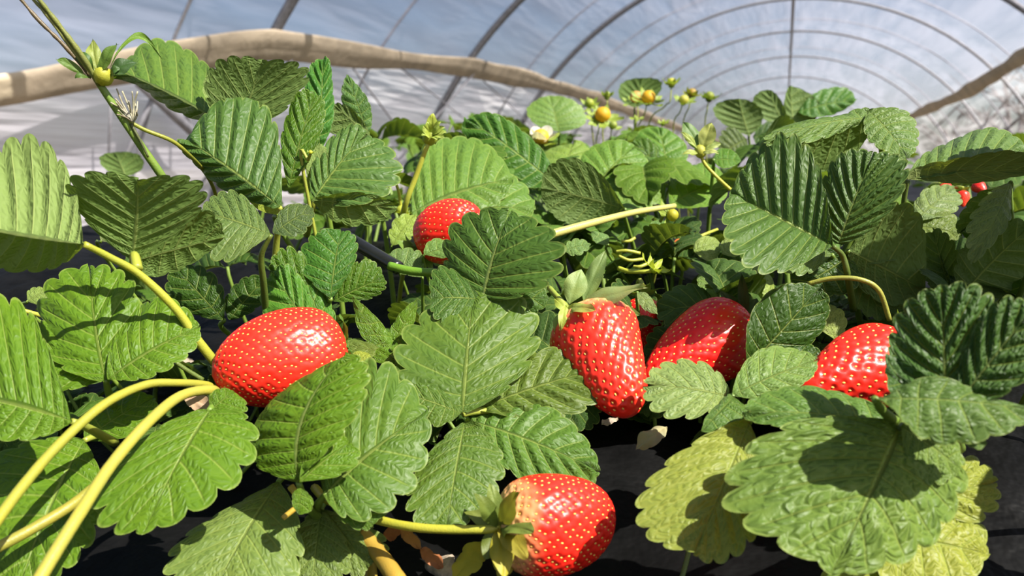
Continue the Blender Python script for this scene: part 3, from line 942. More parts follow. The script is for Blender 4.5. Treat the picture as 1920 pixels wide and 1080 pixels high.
berry('rightmost of the three distant strawberries under the leaf from the right edge', (1828, 346, .62), (1848, 360, .61), 24, CONE, (.75, .02, .02), seeds=60, res=(40, 30))


# ================================================================== FLOWERS, CALYXES, BUDS
def dome(c, ax, r, hgt, nu=14, nv=7):
    ax = ax.normalized()
    ref = ax.orthogonal().normalized()
    bi = ax.cross(ref)
    vs, fs = [], []
    for i in range(nv + 1):
        t = PI * i / nv
        for k in range(nu):
            g = 2 * PI * k / nu
            rr = math.sin(t) * r * (1 + .05 * math.sin(5 * g + 3 * i))
            vs.append(c + ax * (-math.cos(t) * hgt) + ref * (math.cos(g) * rr) + bi * (math.sin(g) * rr))
    for i in range(nv):
        for k in range(nu):
            k2 = (k + 1) % nu
            fs.append((i * nu + k, i * nu + k2, (i + 1) * nu + k2, (i + 1) * nu + k))
    return vs, fs


def ring(root, name, c, ax, n, ln, wid, lift, colour, mat, ph=0.0, tab=SLIM, jit=.15, seed=1):
    rnd = random.Random(seed)
    ax = ax.normalized()
    ref = ax.orthogonal().normalized()
    bi = ax.cross(ref)
    for q in range(n):
        g = 2 * PI * (q + ph) / n + rnd.uniform(-jit, jit)
        dr = ref * math.cos(g) + bi * math.sin(g)
        l_ = ln * rnd.uniform(.85, 1.15)
        lf_ = lift + rnd.uniform(-.2, .2)
        B_ = c + dr * (ln * .12)
        T_ = B_ + (dr * math.cos(lf_) + ax * math.sin(lf_)) * l_
        sd = dr.cross(ax).normalized() * (wid * .5)
        m_ = (B_ + T_) / 2 - ax * (l_ * .10) + dr * (l_ * .05)
        q56 = B_.lerp(T_, .56) + (m_ - (B_ + T_) / 2) * .9
        geo = leaflet_geo(B_, T_, q56 - sd, q56 + sd, ax, 3, .0, 0, .08, .02, .04, q + 5, tab, 5, 4, m_ * 2 - (B_ + T_) / 2)
        leaflet_obj(name, geo, mat, root, colour)


def flower(label, cat, at, size, axis, stalk, centre=None, petals=0, sepals=8, slift=.3, scol=(.30, .42, .06), sr=.0008, kind_name='strawberry_flower', slen=1.0, stalkcol=STEM):
    c = P(*at)
    root = empty(kind_name, c)
    tag(root, label, cat)
    ax = (RGT * axis[0] + UPV * axis[1] - FWD * axis[2]).normalized()
    sz = size / FPX * at[2]
    if sepals:
        ring(root, 'sepal', c, ax, sepals, sz * .62 * slen, sz * .26, slift, scol, M_SEPAL, 0, seed=int(at[0]))
    if petals:
        ring(root, 'petal', c + ax * (sz * .05), ax, petals, sz * .5, sz * .42, .75, (.86, .86, .80), M_PETAL, .3, FAN, seed=int(at[1]))
    if centre:
        vs, fs = dome(c + ax * (sz * .16), ax, sz * .26, sz * .24)
        mesh_obj('flower_centre', vs, fs, M_SEPAL, root, centre)
    vs, fs = dome(c - ax * (sz * .03), ax, sz * .17, sz * .13)
    mesh_obj('receptacle', vs, fs, M_SEPAL, root, scol)
    if stalk:
        pts = [c - ax * (sz * .08)] + [P(*s) for s in stalk]
        if kind_name == 'strawberry_flower':
            e_ = pts[-1]
            pts.append(Vector((e_.x + .01, e_.y + .03, ground_z(e_.x, e_.y + .03))))
        stalk_obj(root, pts, sr, sr * 1.2, stalkcol, 'stalk', 8)
    return root


YEL = (.80, .50, .02)
flower('white flower standing among the leaves at the centre of the canopy', 'flower', (1013, 266, .80), 62, (.1, .9, .5), [(1018, 285, .81), (1022, 320, .83)], (.75, .55, .05), 5, 5)
flower('leftmost of the yellow-centred flowers that dropped their petals, above the canopy', 'flower', (1128, 222, 1.05), 58, (.15, .6, .75), [(1122, 245, 1.06), (1118, 290, 1.08)], YEL, 0, 9)
flower('yellow-centred flower in the middle of the bud cluster under the round dark leaf', 'flower', (1214, 190, 1.08), 52, (.1, .7, .6), [(1208, 215, 1.08), (1190, 270, 1.10)], YEL, 0, 9)
flower('small orange-tinted flower tucked left of the middle yellow-centred one', 'flower', (1194, 188, 1.12), 44, (-.3, .8, .5), [(1196, 215, 1.12), (1190, 270, 1.12)], (.75, .42, .12), 0, 8)
flower('topmost green bud of the cluster, on an upright stalk', 'flower bud', (1259, 160, 1.06), 34, (0, 1, .2), [(1256, 190, 1.06), (1246, 200, 1.07), (1215, 245, 1.09)], (.6, .6, .05), 0, 7, .7)
flower('browning bud right of the topmost green bud', 'flower bud', (1296, 180, 1.10), 36, (.2, 1, .2), [(1292, 200, 1.10), (1280, 250, 1.12)], (.45, .32, .04), 0, 7, .6, (.22, .26, .03))
flower('yellowish open bud low between the topmost bud and the browning bud', 'flower bud', (1281, 192, 1.06), 36, (.1, .8, .6), [(1275, 210, 1.06), (1262, 250, 1.08)], (.6, .6, .12), 0, 8, .4)
flower('separate dark green bud at the right end of the cluster', 'flower bud', (1329, 186, 1.08), 36, (.1, 1, .3), [(1326, 205, 1.08), (1322, 250, 1.1)], (.30, .38, .04), 0, 7, .5, (.16, .25, .03))
flower('tiny star shaped bud below the flower cluster', 'flower bud', (1193, 222, 1.02), 24, (0, .8, .5), [(1193, 235, 1.02), (1190, 262, 1.03)], None, 0, 6, .1)
flower('little bud on a slanting stalk right of the tiny star shaped bud', 'flower bud', (1243, 232, 1.0), 26, (.1, 1, .3), [(1240, 245, 1.0), (1235, 280, 1.01)], None, 0, 6, .5)
flower('green bud at the upper left of the leftmost yellow-centred flower', 'flower bud', (1106, 198, 1.06), 34, (-.2, .7, .6), [(1108, 215, 1.06), (1112, 260, 1.08)], (.4, .5, .06), 0, 7, .3)
flower('bud standing upright right of the leftmost yellow-centred flower', 'flower bud', (1138, 183, 1.08), 28, (.1, 1, .1), [(1138, 200, 1.08), (1130, 250, 1.09)], (.35, .45, .05), 0, 6, .9)
flower('lower bud at the foot of the leftmost yellow-centred flower', 'flower bud', (1148, 238, 1.0), 30, (.3, .7, .6), [(1145, 255, 1.0), (1140, 290, 1.02)], (.35, .45, .08), 0, 7, .3)
flower('yellow calyx on a short level stalk above the tall strawberry', 'calyx', (1226, 505, .455), 46, (.5, .7, .3), [(1205, 509, .456), (1180, 509, .46), (1160, 503, .465)], None, 0, 7, .6,
       (.42, .54, .05), .0012, 'empty_calyx', 1.2, (.52, .60, .06))
flower('young yellow fruit in its calyx at the outer end of the long pale stalk', 'young strawberry', (1254, 404, .52), 46, (.8, .05, .5), [(1245, 404, .525), (1238, 415, .53)], (.55, .55, .04), 0, 6, -.2,
       (.30, .42, .06), .001, 'young_strawberry')
flower('small yellow-green young fruit left of the small upper strawberry', 'young strawberry', (752, 400, .545), 40, (.1, 1, .3), [(750, 410, .55), (742, 440, .56)], (.5, .58, .06), 0, 5, .5,
       (.38, .5, .06), .001, 'young_strawberry')
flower('tiny yellow bud peeking between the pleated leaf and the ribbed leaf', 'flower bud', (582, 288, .41), 16, (.3, 1, .3), [(578, 300, .415), (570, 330, .42)], (.6, .65, .05), 0, 5, .6)

# truss at upper left: a flowering stem that leans across the film
root = empty('flower_truss', P(312, 345, .385))
tag(root, 'tall leaning flower stem with one green fruit and dried tips at the upper left', 'flower stem')
stalk_obj(root, [P(330, 380, .40), P(310, 340, .385), P(262, 270, .375), P(205, 185, .365), P(185, 155, .362)], .0021, .0016, STEMG)
stalk_obj(root, [P(188, 160, .362), P(150, 100, .352), P(105, 40, .345), P(62, -15, .338)], .0014, .0009, (.22, .25, .06), 'dried_stem', 8, .35)
stalk_obj(root, [P(172, 145, .362), P(120, 85, .355), P(70, 35, .350), P(20, -25, .345)], .0009, .0007, (.16, .12, .06), 'dried_stem', 8, .5)
stalk_obj(root, [P(180, 150, .360), P(130, 85, .35), P(85, 25, .343), P(45, -20, .339)], .0008, .0006, (.28, .30, .08), 'dried_stem', 8, .4)
stalk_obj(root, [P(222, 215, .368), P(268, 242, .374), P(322, 264, .382), P(354, 290, .395), P(382, 320, .43), P(400, 352, .46), P(410, 390, .47)], .0009, .0011, (.30, .33, .04), 'side_stalk')
stalk_obj(root, [P(245, 232, .37), P(262, 262, .372), P(278, 295, .375)], .0007, .0005, (.10, .12, .04), 'side_stalk')
c = P(194, 143, .360)
vs, fs = dome(c, (UPV * .4 - FWD + RGT * .2), .0042, .0048)
mesh_obj('young_fruit', vs, fs, M_SEPAL, root, (.52, .55, .06))


def px_sepal(root, B, T, w, colour, mid=None, nm='sepal', mat=None):
    a_, b_ = P(*B), P(*T)
    nn = (-FWD + UPV * .5).normalized()
    sd = (b_ - a_).normalized().cross(nn).normalized() * (w / FPX * B[2] / 2)
    m_ = P(*mid) if mid else (a_ + b_) / 2 + nn * .002
    q56 = a_ * .1936 + (m_ * 2 - (a_ + b_) / 2) * .4928 + b_ * .3136
    _seed[0] += 1
    geo = leaflet_geo(a_, b_, q56 - sd, q56 + sd, nn, 3, 0, 0, .15, .03, .05, _seed[0], SLIM, 6, 6, m_ * 2 - (a_ + b_) / 2)
    return leaflet_obj(nm, geo, mat or M_SEPAL, root, colour)


px_sepal(root, (186, 140, .360), (174, 74, .362), 26, (.30, .38, .08))
px_sepal(root, (160, 140, .358), (104, 112, .352), 18, (.12, .22, .03))
px_sepal(root, (176, 132, .357), (146, 98, .358), 24, (.06, .14, .02))
px_sepal(root, (188, 140, .358), (222, 82, .356), 24, (.12, .22, .03))
px_sepal(root, (205, 132, .362), (306, 114, .372), 20, (.16, .30, .03), (254, 70, .368))
px_sepal(root, (204, 142, .360), (258, 118, .362), 34, (.04, .10, .02))
px_sepal(root, (208, 146, .360), (225, 128, .358), 22, (.05, .12, .02))
px_sepal(root, (170, 148, .359), (140, 146, .355), 16, (.08, .16, .02))
root = empty('empty_calyx', P(1314, 288, .56))
tag(root, 'pale yellow open calyx with two tall sepals on a curved stalk', 'calyx')
stalk_obj(root, [P(1314, 290, .56), P(1322, 308, .56), P(1342, 330, .56), P(1370, 356, .555)], .0012, .0012, (.58, .58, .06), 'stalk', 8)
vs, fs = dome(P(1313, 284, .56), RGT * -.3 + UPV, .0042, .0050)
mesh_obj('receptacle', vs, fs, M_SEPAL, root, (.52, .55, .08))
px_sepal(root, (1316, 282, .560), (1334, 230, .556), 32, (.50, .56, .16))
px_sepal(root, (1310, 280, .560), (1281, 230, .564), 36, (.13, .24, .05))
px_sepal(root, (1308, 280, .558), (1276, 248, .554), 12, (.40, .50, .12))
px_sepal(root, (1318, 284, .558), (1352, 270, .556), 14, (.36, .46, .12))
px_sepal(root, (1318, 287, .556), (1348, 288, .550), 13, (.48, .56, .20))
px_sepal(root, (1308, 288, .556), (1278, 290, .552), 12, (.38, .46, .10))
root = empty('empty_calyx', P(806, 262, .52))
tag(root, 'yellow-green calyx on a slanting stalk above the small upper strawberry', 'calyx')
stalk_obj(root, [P(805, 264, .52), P(796, 285, .52), P(778, 335, .525), P(760, 384, .53), P(752, 430, .55)], .0017, .0021, (.50, .55, .07), 'stalk', 8)
vs, fs = dome(P(807, 256, .52), RGT * .3 + UPV, .0052, .0062)
mesh_obj('receptacle', vs, fs, M_SEPAL, root, (.40, .50, .06))
for e, w_, c_ in [((812, 212), 20, (.46, .56, .08)), ((793, 236), 16, (.40, .52, .08)), ((800, 228), 14, (.36, .48, .06)), ((826, 228), 16, (.42, .54, .10)), ((834, 238), 13, (.36, .48, .08)),
                  ((838, 248), 12, (.42, .54, .12)), ((834, 258), 12, (.32, .44, .08)), ((790, 254), 12, (.42, .54, .10)), ((820, 262), 12, (.30, .42, .06))]:
    px_sepal(root, (808, 258, .518), (e[0], e[1], .512), w_, c_)
# dried spray
root = empty('withered_flower', P(246, 228, .366))
tag(root, 'withered whitish flower tuft clinging to the leaning flower stem', 'withered flower')
rr = random.Random(4)
for q in range(14):
    e = (236 + rr.uniform(-30, 22), 190 + rr.uniform(-30, 28), .366 + rr.uniform(-.008, .008))
    stalk_obj(root, [P(250, 228, .368), P((250 + e[0]) / 2 + rr.uniform(-5, 5), (226 + e[1]) / 2, .367), P(*e)], .0005, .00035, rr.choice([(.42, .40, .30), (.30, .26, .18), (.5, .48, .34)]), 'dried_filament', 5, .4)

# ================================================================== STALKS THAT BELONG TO NOTHING IN THE FRAME
def lone_stalk(label, pts, r0, r1, colour, name='leaf_stalk', cat='stalk', mat=None, knots=.05):
    _seed[0] += 1
    ps = [P(*q) for q in pts]
    o_ = ps[len(ps) // 2]
    vs, fs = tube_geo(ps, r0, r1, 14, 8, knots, _seed[0])
    o = mesh_obj(name, vs, fs, mat or M_STALK, None, colour, origin=o_)
    tag(o, label, cat)
    return o


YS = (.40, .40, .05)
lone_stalk('upper of the two bent yellow stalks arching from the biggest strawberry to the left edge', [(405, 735, .350), (388, 722, .345), (330, 718, .330), (272, 722, .318), (196, 758, .300), (112, 832, .280), (40, 915, .262), (-30, 1010, .245)], .0016, .0018, YS)
lone_stalk('thicker bent yellow stalk that runs down to the bottom edge at lower left', [(408, 740, .345), (396, 731, .335), (340, 742, .318), (280, 790, .298), (210, 870, .278), (148, 965, .258), (98, 1045, .245), (60, 1110, .236)], .0020, .0021, (.45, .43, .07))
lone_stalk('olive stalk crossing under the thicker bent stalk in the lower left corner', [(175, 915, .310), (130, 950, .300), (60, 992, .290), (-30, 1040, .280)], .0020, .0020, (.36, .34, .05))
lone_stalk('long pale yellow stalk with a reddish tip above the fan shaped leaf', [(1015, 445, .455), (1045, 436, .458), (1110, 418, .47), (1190, 398, .49), (1265, 386, .51)], .0028, .0016, (.62, .60, .18))
lone_stalk('ochre stalk stub standing at the bottom edge between dry leaves', [(682, 1002, .325), (708, 1035, .318), (740, 1080, .305), (760, 1110, .30)], .0032, .0036, (.48, .32, .05))
lone_stalk('shorter ochre stub behind the one at the bottom edge', [(690, 1020, .335), (694, 1060, .328), (698, 1110, .32)], .0024, .0028, (.38, .29, .05))
lone_stalk('smooth bright green stalk behind the dark fan shaped leaf', [(730, 498, .43), (770, 508, .425), (825, 512, .42), (860, 515, .42)], .0022, .0024, (.16, .34, .03))
lone_stalk('thin stalk with one sunlit stretch above the cone-shaped strawberry', [(1515, 532, .41), (1560, 522, .405), (1612, 524, .40), (1648, 545, .40), (1668, 600, .405)], .0012, .0013, (.40, .42, .08))
lone_stalk('ochre fork of dry stalk between the dark cupped leaf and the olive leaves', [(545, 912, .31), (560, 935, .308), (556, 950, .306), (530, 972, .304)], .0014, .0010, (.60, .42, .06))
for q, (pts, lab) in enumerate([
    ([(1155, 472, .50), (1175, 470, .498), (1200, 475, .50)], 'upper short yellow stalk in the tangle under the long pale stalk'),
    ([(1160, 480, .495), (1180, 488, .494), (1205, 486, .497)], 'middle short yellow stalk in the tangle under the long pale stalk'),
    ([(1165, 452, .51), (1180, 452, .51), (1190, 446, .512)], 'topmost short yellow stalk in the tangle under the long pale stalk'),
    ([(1188, 500, .49), (1200, 500, .488), (1215, 494, .49)], 'lowest short yellow stalk in the tangle, beside the yellow calyx'),
    ([(740, 336, .535), (748, 362, .54), (752, 392, .545)], 'pale thin stalk beside the stalk of the yellow-green calyx'),
    ([(28, 578, .39), (50, 584, .39), (78, 592, .395)], 'bright yellow stalk in the gap at the left edge'),
    ([(330, 680, .365), (352, 695, .368), (380, 712, .372)], 'dull green stalk behind the lobes of the glossy blistered leaf'),
    ([(1345, 430, .56), (1320, 440, .55), (1296, 452, .545)], 'thin arched stalk above the half ripe orange strawberry'),
    ([(1275, 1095, .31), (1285, 1060, .318), (1295, 1020, .33)], 'dark olive stalk at the bottom edge below the yellow-green leaf'),
]):
    lone_stalk(lab, pts, .0010, .0011, (.50, .54, .07) if q not in (6, 8) else (.14, .20, .04))
lone_stalk('black drip hose slanting between the small upper strawberry and the shaded leaves', [(655, 448, .475), (700, 475, .465), (748, 503, .455)], .0040, .0040, None, 'drip_hose', 'hose', simple('black_hose', (.012, .013, .014), .25, 0, 50, .2), 0.0)
# ================================================================== DRY LEAVES, CRUMBS
def px_dry(label, B, T, w, colour, d, name='dry_leaf', cat='dry leaf'):
    a_ = P(*B, d)
    root = empty(name, a_)
    tag(root, label, cat)
    sp = lf(B, T, ((B[0] + T[0]) / 2 - w / 2 * (T[1] - B[1]) / math.hypot(T[0] - B[0], T[1] - B[1]), (B[1] + T[1]) / 2 + w / 2 * (T[0] - B[0]) / math.hypot(T[0] - B[0], T[1] - B[1])),
            ((B[0] + T[0]) / 2 + w / 2 * (T[1] - B[1]) / math.hypot(T[0] - B[0], T[1] - B[1]), (B[1] + T[1]) / 2 - w / 2 * (T[0] - B[0]) / math.hypot(T[0] - B[0], T[1] - B[1])),
            d, k=1.1, N=4, tooth=.12, wave=.10, cup=.2, pk=.03, tab=SLIM)
    build_leaflet(sp, root, colour, 'blade', M_DRY)


px_dry('rust brown dry leaf under the stalk of the lowest strawberry', (718, 1005), (756, 995), 26, (.45, .15, .05), .335)
px_dry('rust brown dry leaf curled against the ochre stub', (752, 990), (790, 1030), 28, (.50, .22, .06), .332)
px_dry('orange-brown dry leaf lying on the black film left of the lowest strawberry', (790, 1030), (832, 1066), 30, (.48, .18, .07), .325)
px_dry('yellowed leaf lying below the calyx of the lowest strawberry', (905, 1020), (850, 1090), 56, (.50, .46, .04), .325)
px_dry('yellowed sepal-like leaf hanging at the bottom edge left of the lowest strawberry', (952, 1030), (942, 1092), 46, (.52, .46, .05), .305)
px_dry('pale withered leaf on the black film left of the yellow-green leaf', (1250, 800), (1192, 842), 34, (.38, .36, .20), .355)
px_dry('pale brown dry leaf under the knee of the bent yellow stalks', (345, 742), (398, 768), 30, (.52, .36, .24), .352)
px_dry('small dry leaf at the tip of the tall strawberry', (1128, 795), (1160, 785), 16, (.50, .42, .34), .38)

rr = random.Random(21)


def lump(name, c, r, mat, seed, sx=1.0, sz=.6):
    rnd = random.Random(seed)
    ph = [rnd.uniform(0, 6.28) for _ in range(6)]
    vs, fs = [], []
    nu, nv = 16, 10
    for i in range(nv + 1):
        t = PI * i / nv
        for k in range(nu):
            g = 2 * PI * k / nu
            q = 1 + .22 * math.sin(2 * g + ph[0] + 2 * t) + .15 * math.sin(3 * t + ph[1] + g) + .10 * math.sin(5 * g + ph[2]) * math.sin(t) + .08 * math.sin(7 * t + 4 * g + ph[3])
            if i in (0, nv):
                q = 1
            vs.append(c + Vector((math.sin(t) * math.cos(g) * r * q * sx, math.sin(t) * math.sin(g) * r * q, -math.cos(t) * r * q * sz)))
    for i in range(nv):
        for k in range(nu):
            k2 = (k + 1) % nu
            fs.append((i * nu + k, i * nu + k2, (i + 1) * nu + k2, (i + 1) * nu + k))
    return mesh_obj(name, vs, fs, mat, None, None, origin=c)


def on_ground(px, py):
    """where the ray through a pixel meets the bed"""
    d = .2
    while d < 3:
        p = P(px, py, d)
        if p.z <= ground_z(p.x, p.y):
            return p
        d += .002
    return P(px, py, 1.0)


for px, py, r, lab in [(1240, 655, .012, 'pale soil crumb lying between the tall strawberry and the shaded one'),
                       (1225, 640, .008, 'small grey soil crumb behind the pale one beside the tall strawberry'),
                       (372, 705, .010, 'grey-brown soil crumb beside the knee of the bent yellow stalks'),
                       (345, 690, .008, 'pale soil crumb left of the grey-brown one near the bent stalks'),
                       (830, 1070, .006, 'whitish soil crumb on the black film at the bottom edge'),
                       (708, 1055, .004, 'little white crumb between the two ochre stubs')]:
    p = on_ground(px, py)
    tag(lump('soil_crumb', p + Vector((0, 0, r * .25)), r, M_CLOD, int(px), 1.3), lab, 'soil crumb')

# ================================================================== THE BED
nx, ny = 150, 240
vs, fs = [], []
for j in range(ny + 1):
    y = -.35 + 12.35 * (j / ny) ** 2.0
    for i in range(nx + 1):
        x = -1.25 + 2.6 * i / nx
        z = ground_z(x, y)
        w = .004 * math.sin(x * 37 + 3 * math.sin(y * 9)) + .003 * math.sin(y * 43 + 2 * math.sin(x * 17)) + .002 * math.sin((x + y) * 91)
        ed = max(0.0, (abs(x - .05) - 1.0) / .30)
        z = (z + w) * (1 - min(1, ed) ** 1.6) + .02 * min(1, ed)
        vs.append(Vector((x, y, z)))
for j in range(ny):
    for i in range(nx):
        a_ = j * (nx + 1) + i
        fs.append((a_, a_ + 1, a_ + nx + 2, a_ + nx + 1))
o = mesh_obj('mulch_film', vs, fs, M_MULCH, None)
tag(o, 'black plastic mulch film stretched over the raised strawberry bed', 'mulch film')

# soil floor of the tunnel and the land outside
vs, fs = [], []
n_ = 80
for j in range(n_ + 1):
    for i in range(n_ + 1):
        x, y = -3.6 + 7.2 * i / n_, -5 + 50 * j / n_
        vs.append(Vector((x, y, .015 * math.sin(x * 5 + y) + .01 * math.sin(y * 3.1))))
for j in range(n_):
    for i in range(n_):
        a_ = j * (n_ + 1) + i
        fs.append((a_, a_ + 1, a_ + n_ + 2, a_ + n_ + 1))
o = mesh_obj('floor', vs, fs, M_SOIL)
o['kind'] = 'structure'
M_FIELD = simple('dry_field', (.26, .24, .17), 1.0, 0, 2.0, .35)
o = mesh_obj('ground', [Vector((-90, -60, -.04)), Vector((90, -60, -.04)), Vector((90, 140, -.04)), Vector((-90, 140, -.04))], [(0, 1, 2, 3)], M_FIELD)
o['kind'] = 'structure'

# ================================================================== TUNNEL
TR, TZ = 3.42, CAM.z - 1.22
HOOPS = [2.1, 3.95, 6.6, 8.95, 11.5, 14.2, 17.4, 21.3, 25.8, 31.0, 37.0]


def lerp_tab(tab, y):
    if y <= tab[0][0]:
        return tab[0][1]
    for (a0, b0), (a1, b1) in zip(tab, tab[1:]):
        if y <= a1:
            t = (y - a0) / (a1 - a0)
            return b0 + (b1 - b0) * t
    return tab[-1][1]




def on_wall(px, py, x=-2.72):
    r = P(px, py, 1.0) - CAM
    return CAM + r * ((x - CAM.x) / r.x)


def roll_table(pts, x, first, last):
    out = [(1.0, first)]
    for q in pts:
        w_ = on_wall(q[0], q[1], x)
        out.append((w_.y, w_.z - CAM.z))
    return out + [(45.0, last)]


ROLL_L = roll_table([(-60, 152), (0, 146), (100, 132), (200, 110), (330, 84), (430, 66), (480, 60), (560, 68), (640, 84), (720, 94), (800, 104), (850, 112), (950, 135), (1040, 160)], -2.76, .28, 1.0)
ROLL_R = roll_table([(1990, 88), (1920, 125), (1840, 166), (1780, 190), (1700, 224)], 2.66, 1.1, 1.02)


def phi_of(h):
    """angle on the hoop circle for a height above the camera"""
    return math.asin((CAM.z + h - TZ) / TR)


def sag(y):
    for a0, b0 in zip(HOOPS, HOOPS[1:]):
        if a0 <= y <= b0:
            return math.sin(PI * (y - a0) / (b0 - a0)) ** 2
    return 0.0


rw = random.Random(3)
WR = [(rw.uniform(7, 30), rw.uniform(.3, 1.5), rw.uniform(0, 6.28), rw.uniform(.3, 1.0)) for _ in range(16)]


def wrinkle(ph, y):
    s = 0.0
    for a_, b_, c_, w_ in WR:
        s += w_ * math.sin(a_ * ph + b_ * y + c_ + 1.2 * math.sin(.9 * y + c_))
    return s / 8


def film(name, f0, f1, y0, y1, na, nb, mat, rsag=.10, rw_=.035):
    vs, fs = [], []
    for j in range(nb + 1):
        y = y0 + (y1 - y0) * (j / nb)
        p0, p1 = f0(y), f1(y)
        for i in range(na + 1):
            ph = p0 + (p1 - p0) * i / na
            s = sag(y)
            r = TR - rsag * s - rw_ * wrinkle(ph, y) * (.35 + .65 * s)
            vs.append(Vector((math.cos(ph) * r, y, TZ + math.sin(ph) * r)))
    for j in range(nb):
        for i in range(na):
            a_ = j * (na + 1) + i
            fs.append((a_, a_ + 1, a_ + na + 2, a_ + na + 1))
    o = mesh_obj(name, vs, fs, mat)
    o['kind'] = 'structure'
    return o


M_FILM = film_material('roof_film', (.80, .83, 1.0), .56, .60, inner=.95, share=.55)
M_SIDE = film_material('side_film', (.96, .94, 1.0), .25, .99, (1.2, .8, 10), inner=.90, share=.75)
PH0 = math.asin((0 - TZ) / TR)
film('ceiling', lambda y: phi_of(lerp_tab(ROLL_R, y)), lambda y: PI - phi_of(lerp_tab(ROLL_L, y)), 2.1, 40, 150, 380, M_FILM)
film('wall_left', lambda y: PI - phi_of(lerp_tab(ROLL_L, y)), lambda y: PI - PH0, 2.1, 40, 40, 280, M_SIDE, .05, .018)
film('wall_right', lambda y: PH0, lambda y: phi_of(lerp_tab(ROLL_R, y)), 2.1, 40, 30, 280, film_material('clear_side_film', (.97, .96, 1.0), .84, .9, (1.2, .8, 10)), .05, .018)
# far end sheet
vs = [Vector((0, 40, TZ + 1.0))]
for i in range(61):
    ph = PH0 + (PI - 2 * PH0) * i / 60
    vs.append(Vector((math.cos(ph) * TR, 40, TZ + math.sin(ph) * TR)))
o = mesh_obj('wall_back', vs, [(0, i, i + 1) for i in range(1, 61)] + [(0, 61, 1)], M_SIDE)
o['kind'] = 'structure'

ORD = ['first', 'second', 'third', 'fourth', 'fifth', 'sixth', 'seventh', 'eighth', 'ninth', 'tenth', 'eleventh']
vis = [2.1] + [y for y in HOOPS if y >= 3]
M_HOOPS = M_HOOP
for y in HOOPS:
    if y < 2:
        continue
    pts = []
    for i in range(65):
        ph = (PH0 - .02) + (PI - 2 * PH0 + .04) * i / 64
        r = TR - .055
        pts.append(Vector((math.cos(ph) * r, y + .02 * math.sin(3 * ph), TZ + math.sin(ph) * r)))
    hr = .030 if y < 10 else .019
    vs, fs = tube_geo(pts, hr, hr, 10, 1)
    o = mesh_obj('tunnel_hoop', vs, fs, M_HOOP if y < 10 else M_HOOP_PALE, None, None, origin=Vector((0, y, 0)))
    q = vis.index(y)
    tag(o, 'steel hoop at the mouth of the tunnel, nearest the camera' if q == 0 else f'{ORD[q - 1]} of the grey steel tunnel hoops in view, counted from the left' if q < 8 else 'distant grey steel tunnel hoop near the far end of the tunnel', 'tunnel hoop',
        'steel hoops carrying the tunnel film')
# ropes over the film between the hoops
ii = 0
for a0, b0 in zip(HOOPS, HOOPS[1:]):
    if a0 > 15:
        continue
    y = (a0 + b0) / 2
    if y < 3:
        continue
    pts = []
    for i in range(49):
        ph = PH0 + (PI - 2 * PH0) * i / 48
        r = TR - .085
        pts.append(Vector((math.cos(ph) * r, y + .25 * math.cos(ph) * (1 if ii % 2 else -1), TZ + math.sin(ph) * r)))
    vs, fs = tube_geo(pts, .009, .009, 6, 1)
    o = mesh_obj('film_rope', vs, fs, M_WIRE, None, None, origin=Vector((0, y, 0)))
    tag(o, f'thin grey rope under the film in the {ORD[ii]} gap between hoops from the left', 'rope', 'ropes across the tunnel film')
    ii += 1
pts = [Vector((0, y, TZ + TR - .10 + .01 * math.sin(y))) for y in range(2, 41, 2)]
vs, fs = tube_geo(pts, .022, .022, 8, 1)
tag(mesh_obj('ridge_pipe', vs, fs, M_HOOP, None, None, origin=Vector((0, 10, TZ + TR))), 'straight steel ridge pipe running along the top of the tunnel', 'pipe')

M_ROLL = simple('rolled_tan_film', (.46, .385, .27), .8, 0, 4, .22, .02)
for nm, tab, sg in (('left', ROLL_L, -1), ('right', ROLL_R, 1)):
    vs, fs, pts = [], [], []
    rr_ = random.Random(5 + sg)
    ph_ = [rr_.uniform(0, 6.28) for _ in range(6)]
    nr, y, rows_ = 20, 2.15, 0
    while y < 39.5:
        ph = phi_of(lerp_tab(tab, y))
        r = TR - .125
        cen = Vector((sg * math.cos(ph) * r, y, TZ + math.sin(ph) * r))
        pts.append(cen)
        rad_ = Vector((sg * math.cos(ph), 0, math.sin(ph)))
        tan_ = Vector((-sg * math.sin(ph), 0, math.cos(ph)))
        wd = .088 * (1 + .16 * math.sin(1.7 * y + ph_[0]) + .08 * math.sin(4.1 * y + ph_[1]))
        for q in range(nr):
            g = 2 * PI * q / nr
            fold = 1 + .16 * math.sin(5 * g + ph_[2] + 1.1 * y) + .10 * math.sin(9 * g + ph_[3] - 1.9 * y)
            vs.append(cen + tan_ * (math.cos(g) * wd * (1 + .03 * math.sin(7 * y + 3 * g))) + rad_ * (math.sin(g) * .018 * fold))
        rows_ += 1
        y += .10 if y < 12 else .3
    for i_ in range(rows_ - 1):
        for q in range(nr):
            q2 = (q + 1) % nr
            fs.append((i_ * nr + q, i_ * nr + q2, (i_ + 1) * nr + q2, (i_ + 1) * nr + q))
    tag(mesh_obj('film_roll', vs, fs, M_ROLL, None, None, origin=pts[0]), f'tan bunched roll of film along the {nm} side of the tunnel', 'rolled film')


def on_film(px, py):
    """where the ray through a pixel comes to the inner side of the tunnel film"""
    r = P(px, py, 1.0) - CAM
    t = .5
    while True:
        q = CAM + r * t
        if math.hypot(q.x, q.z - TZ) > TR - .13 or t > 40:
            return q
        t += .01


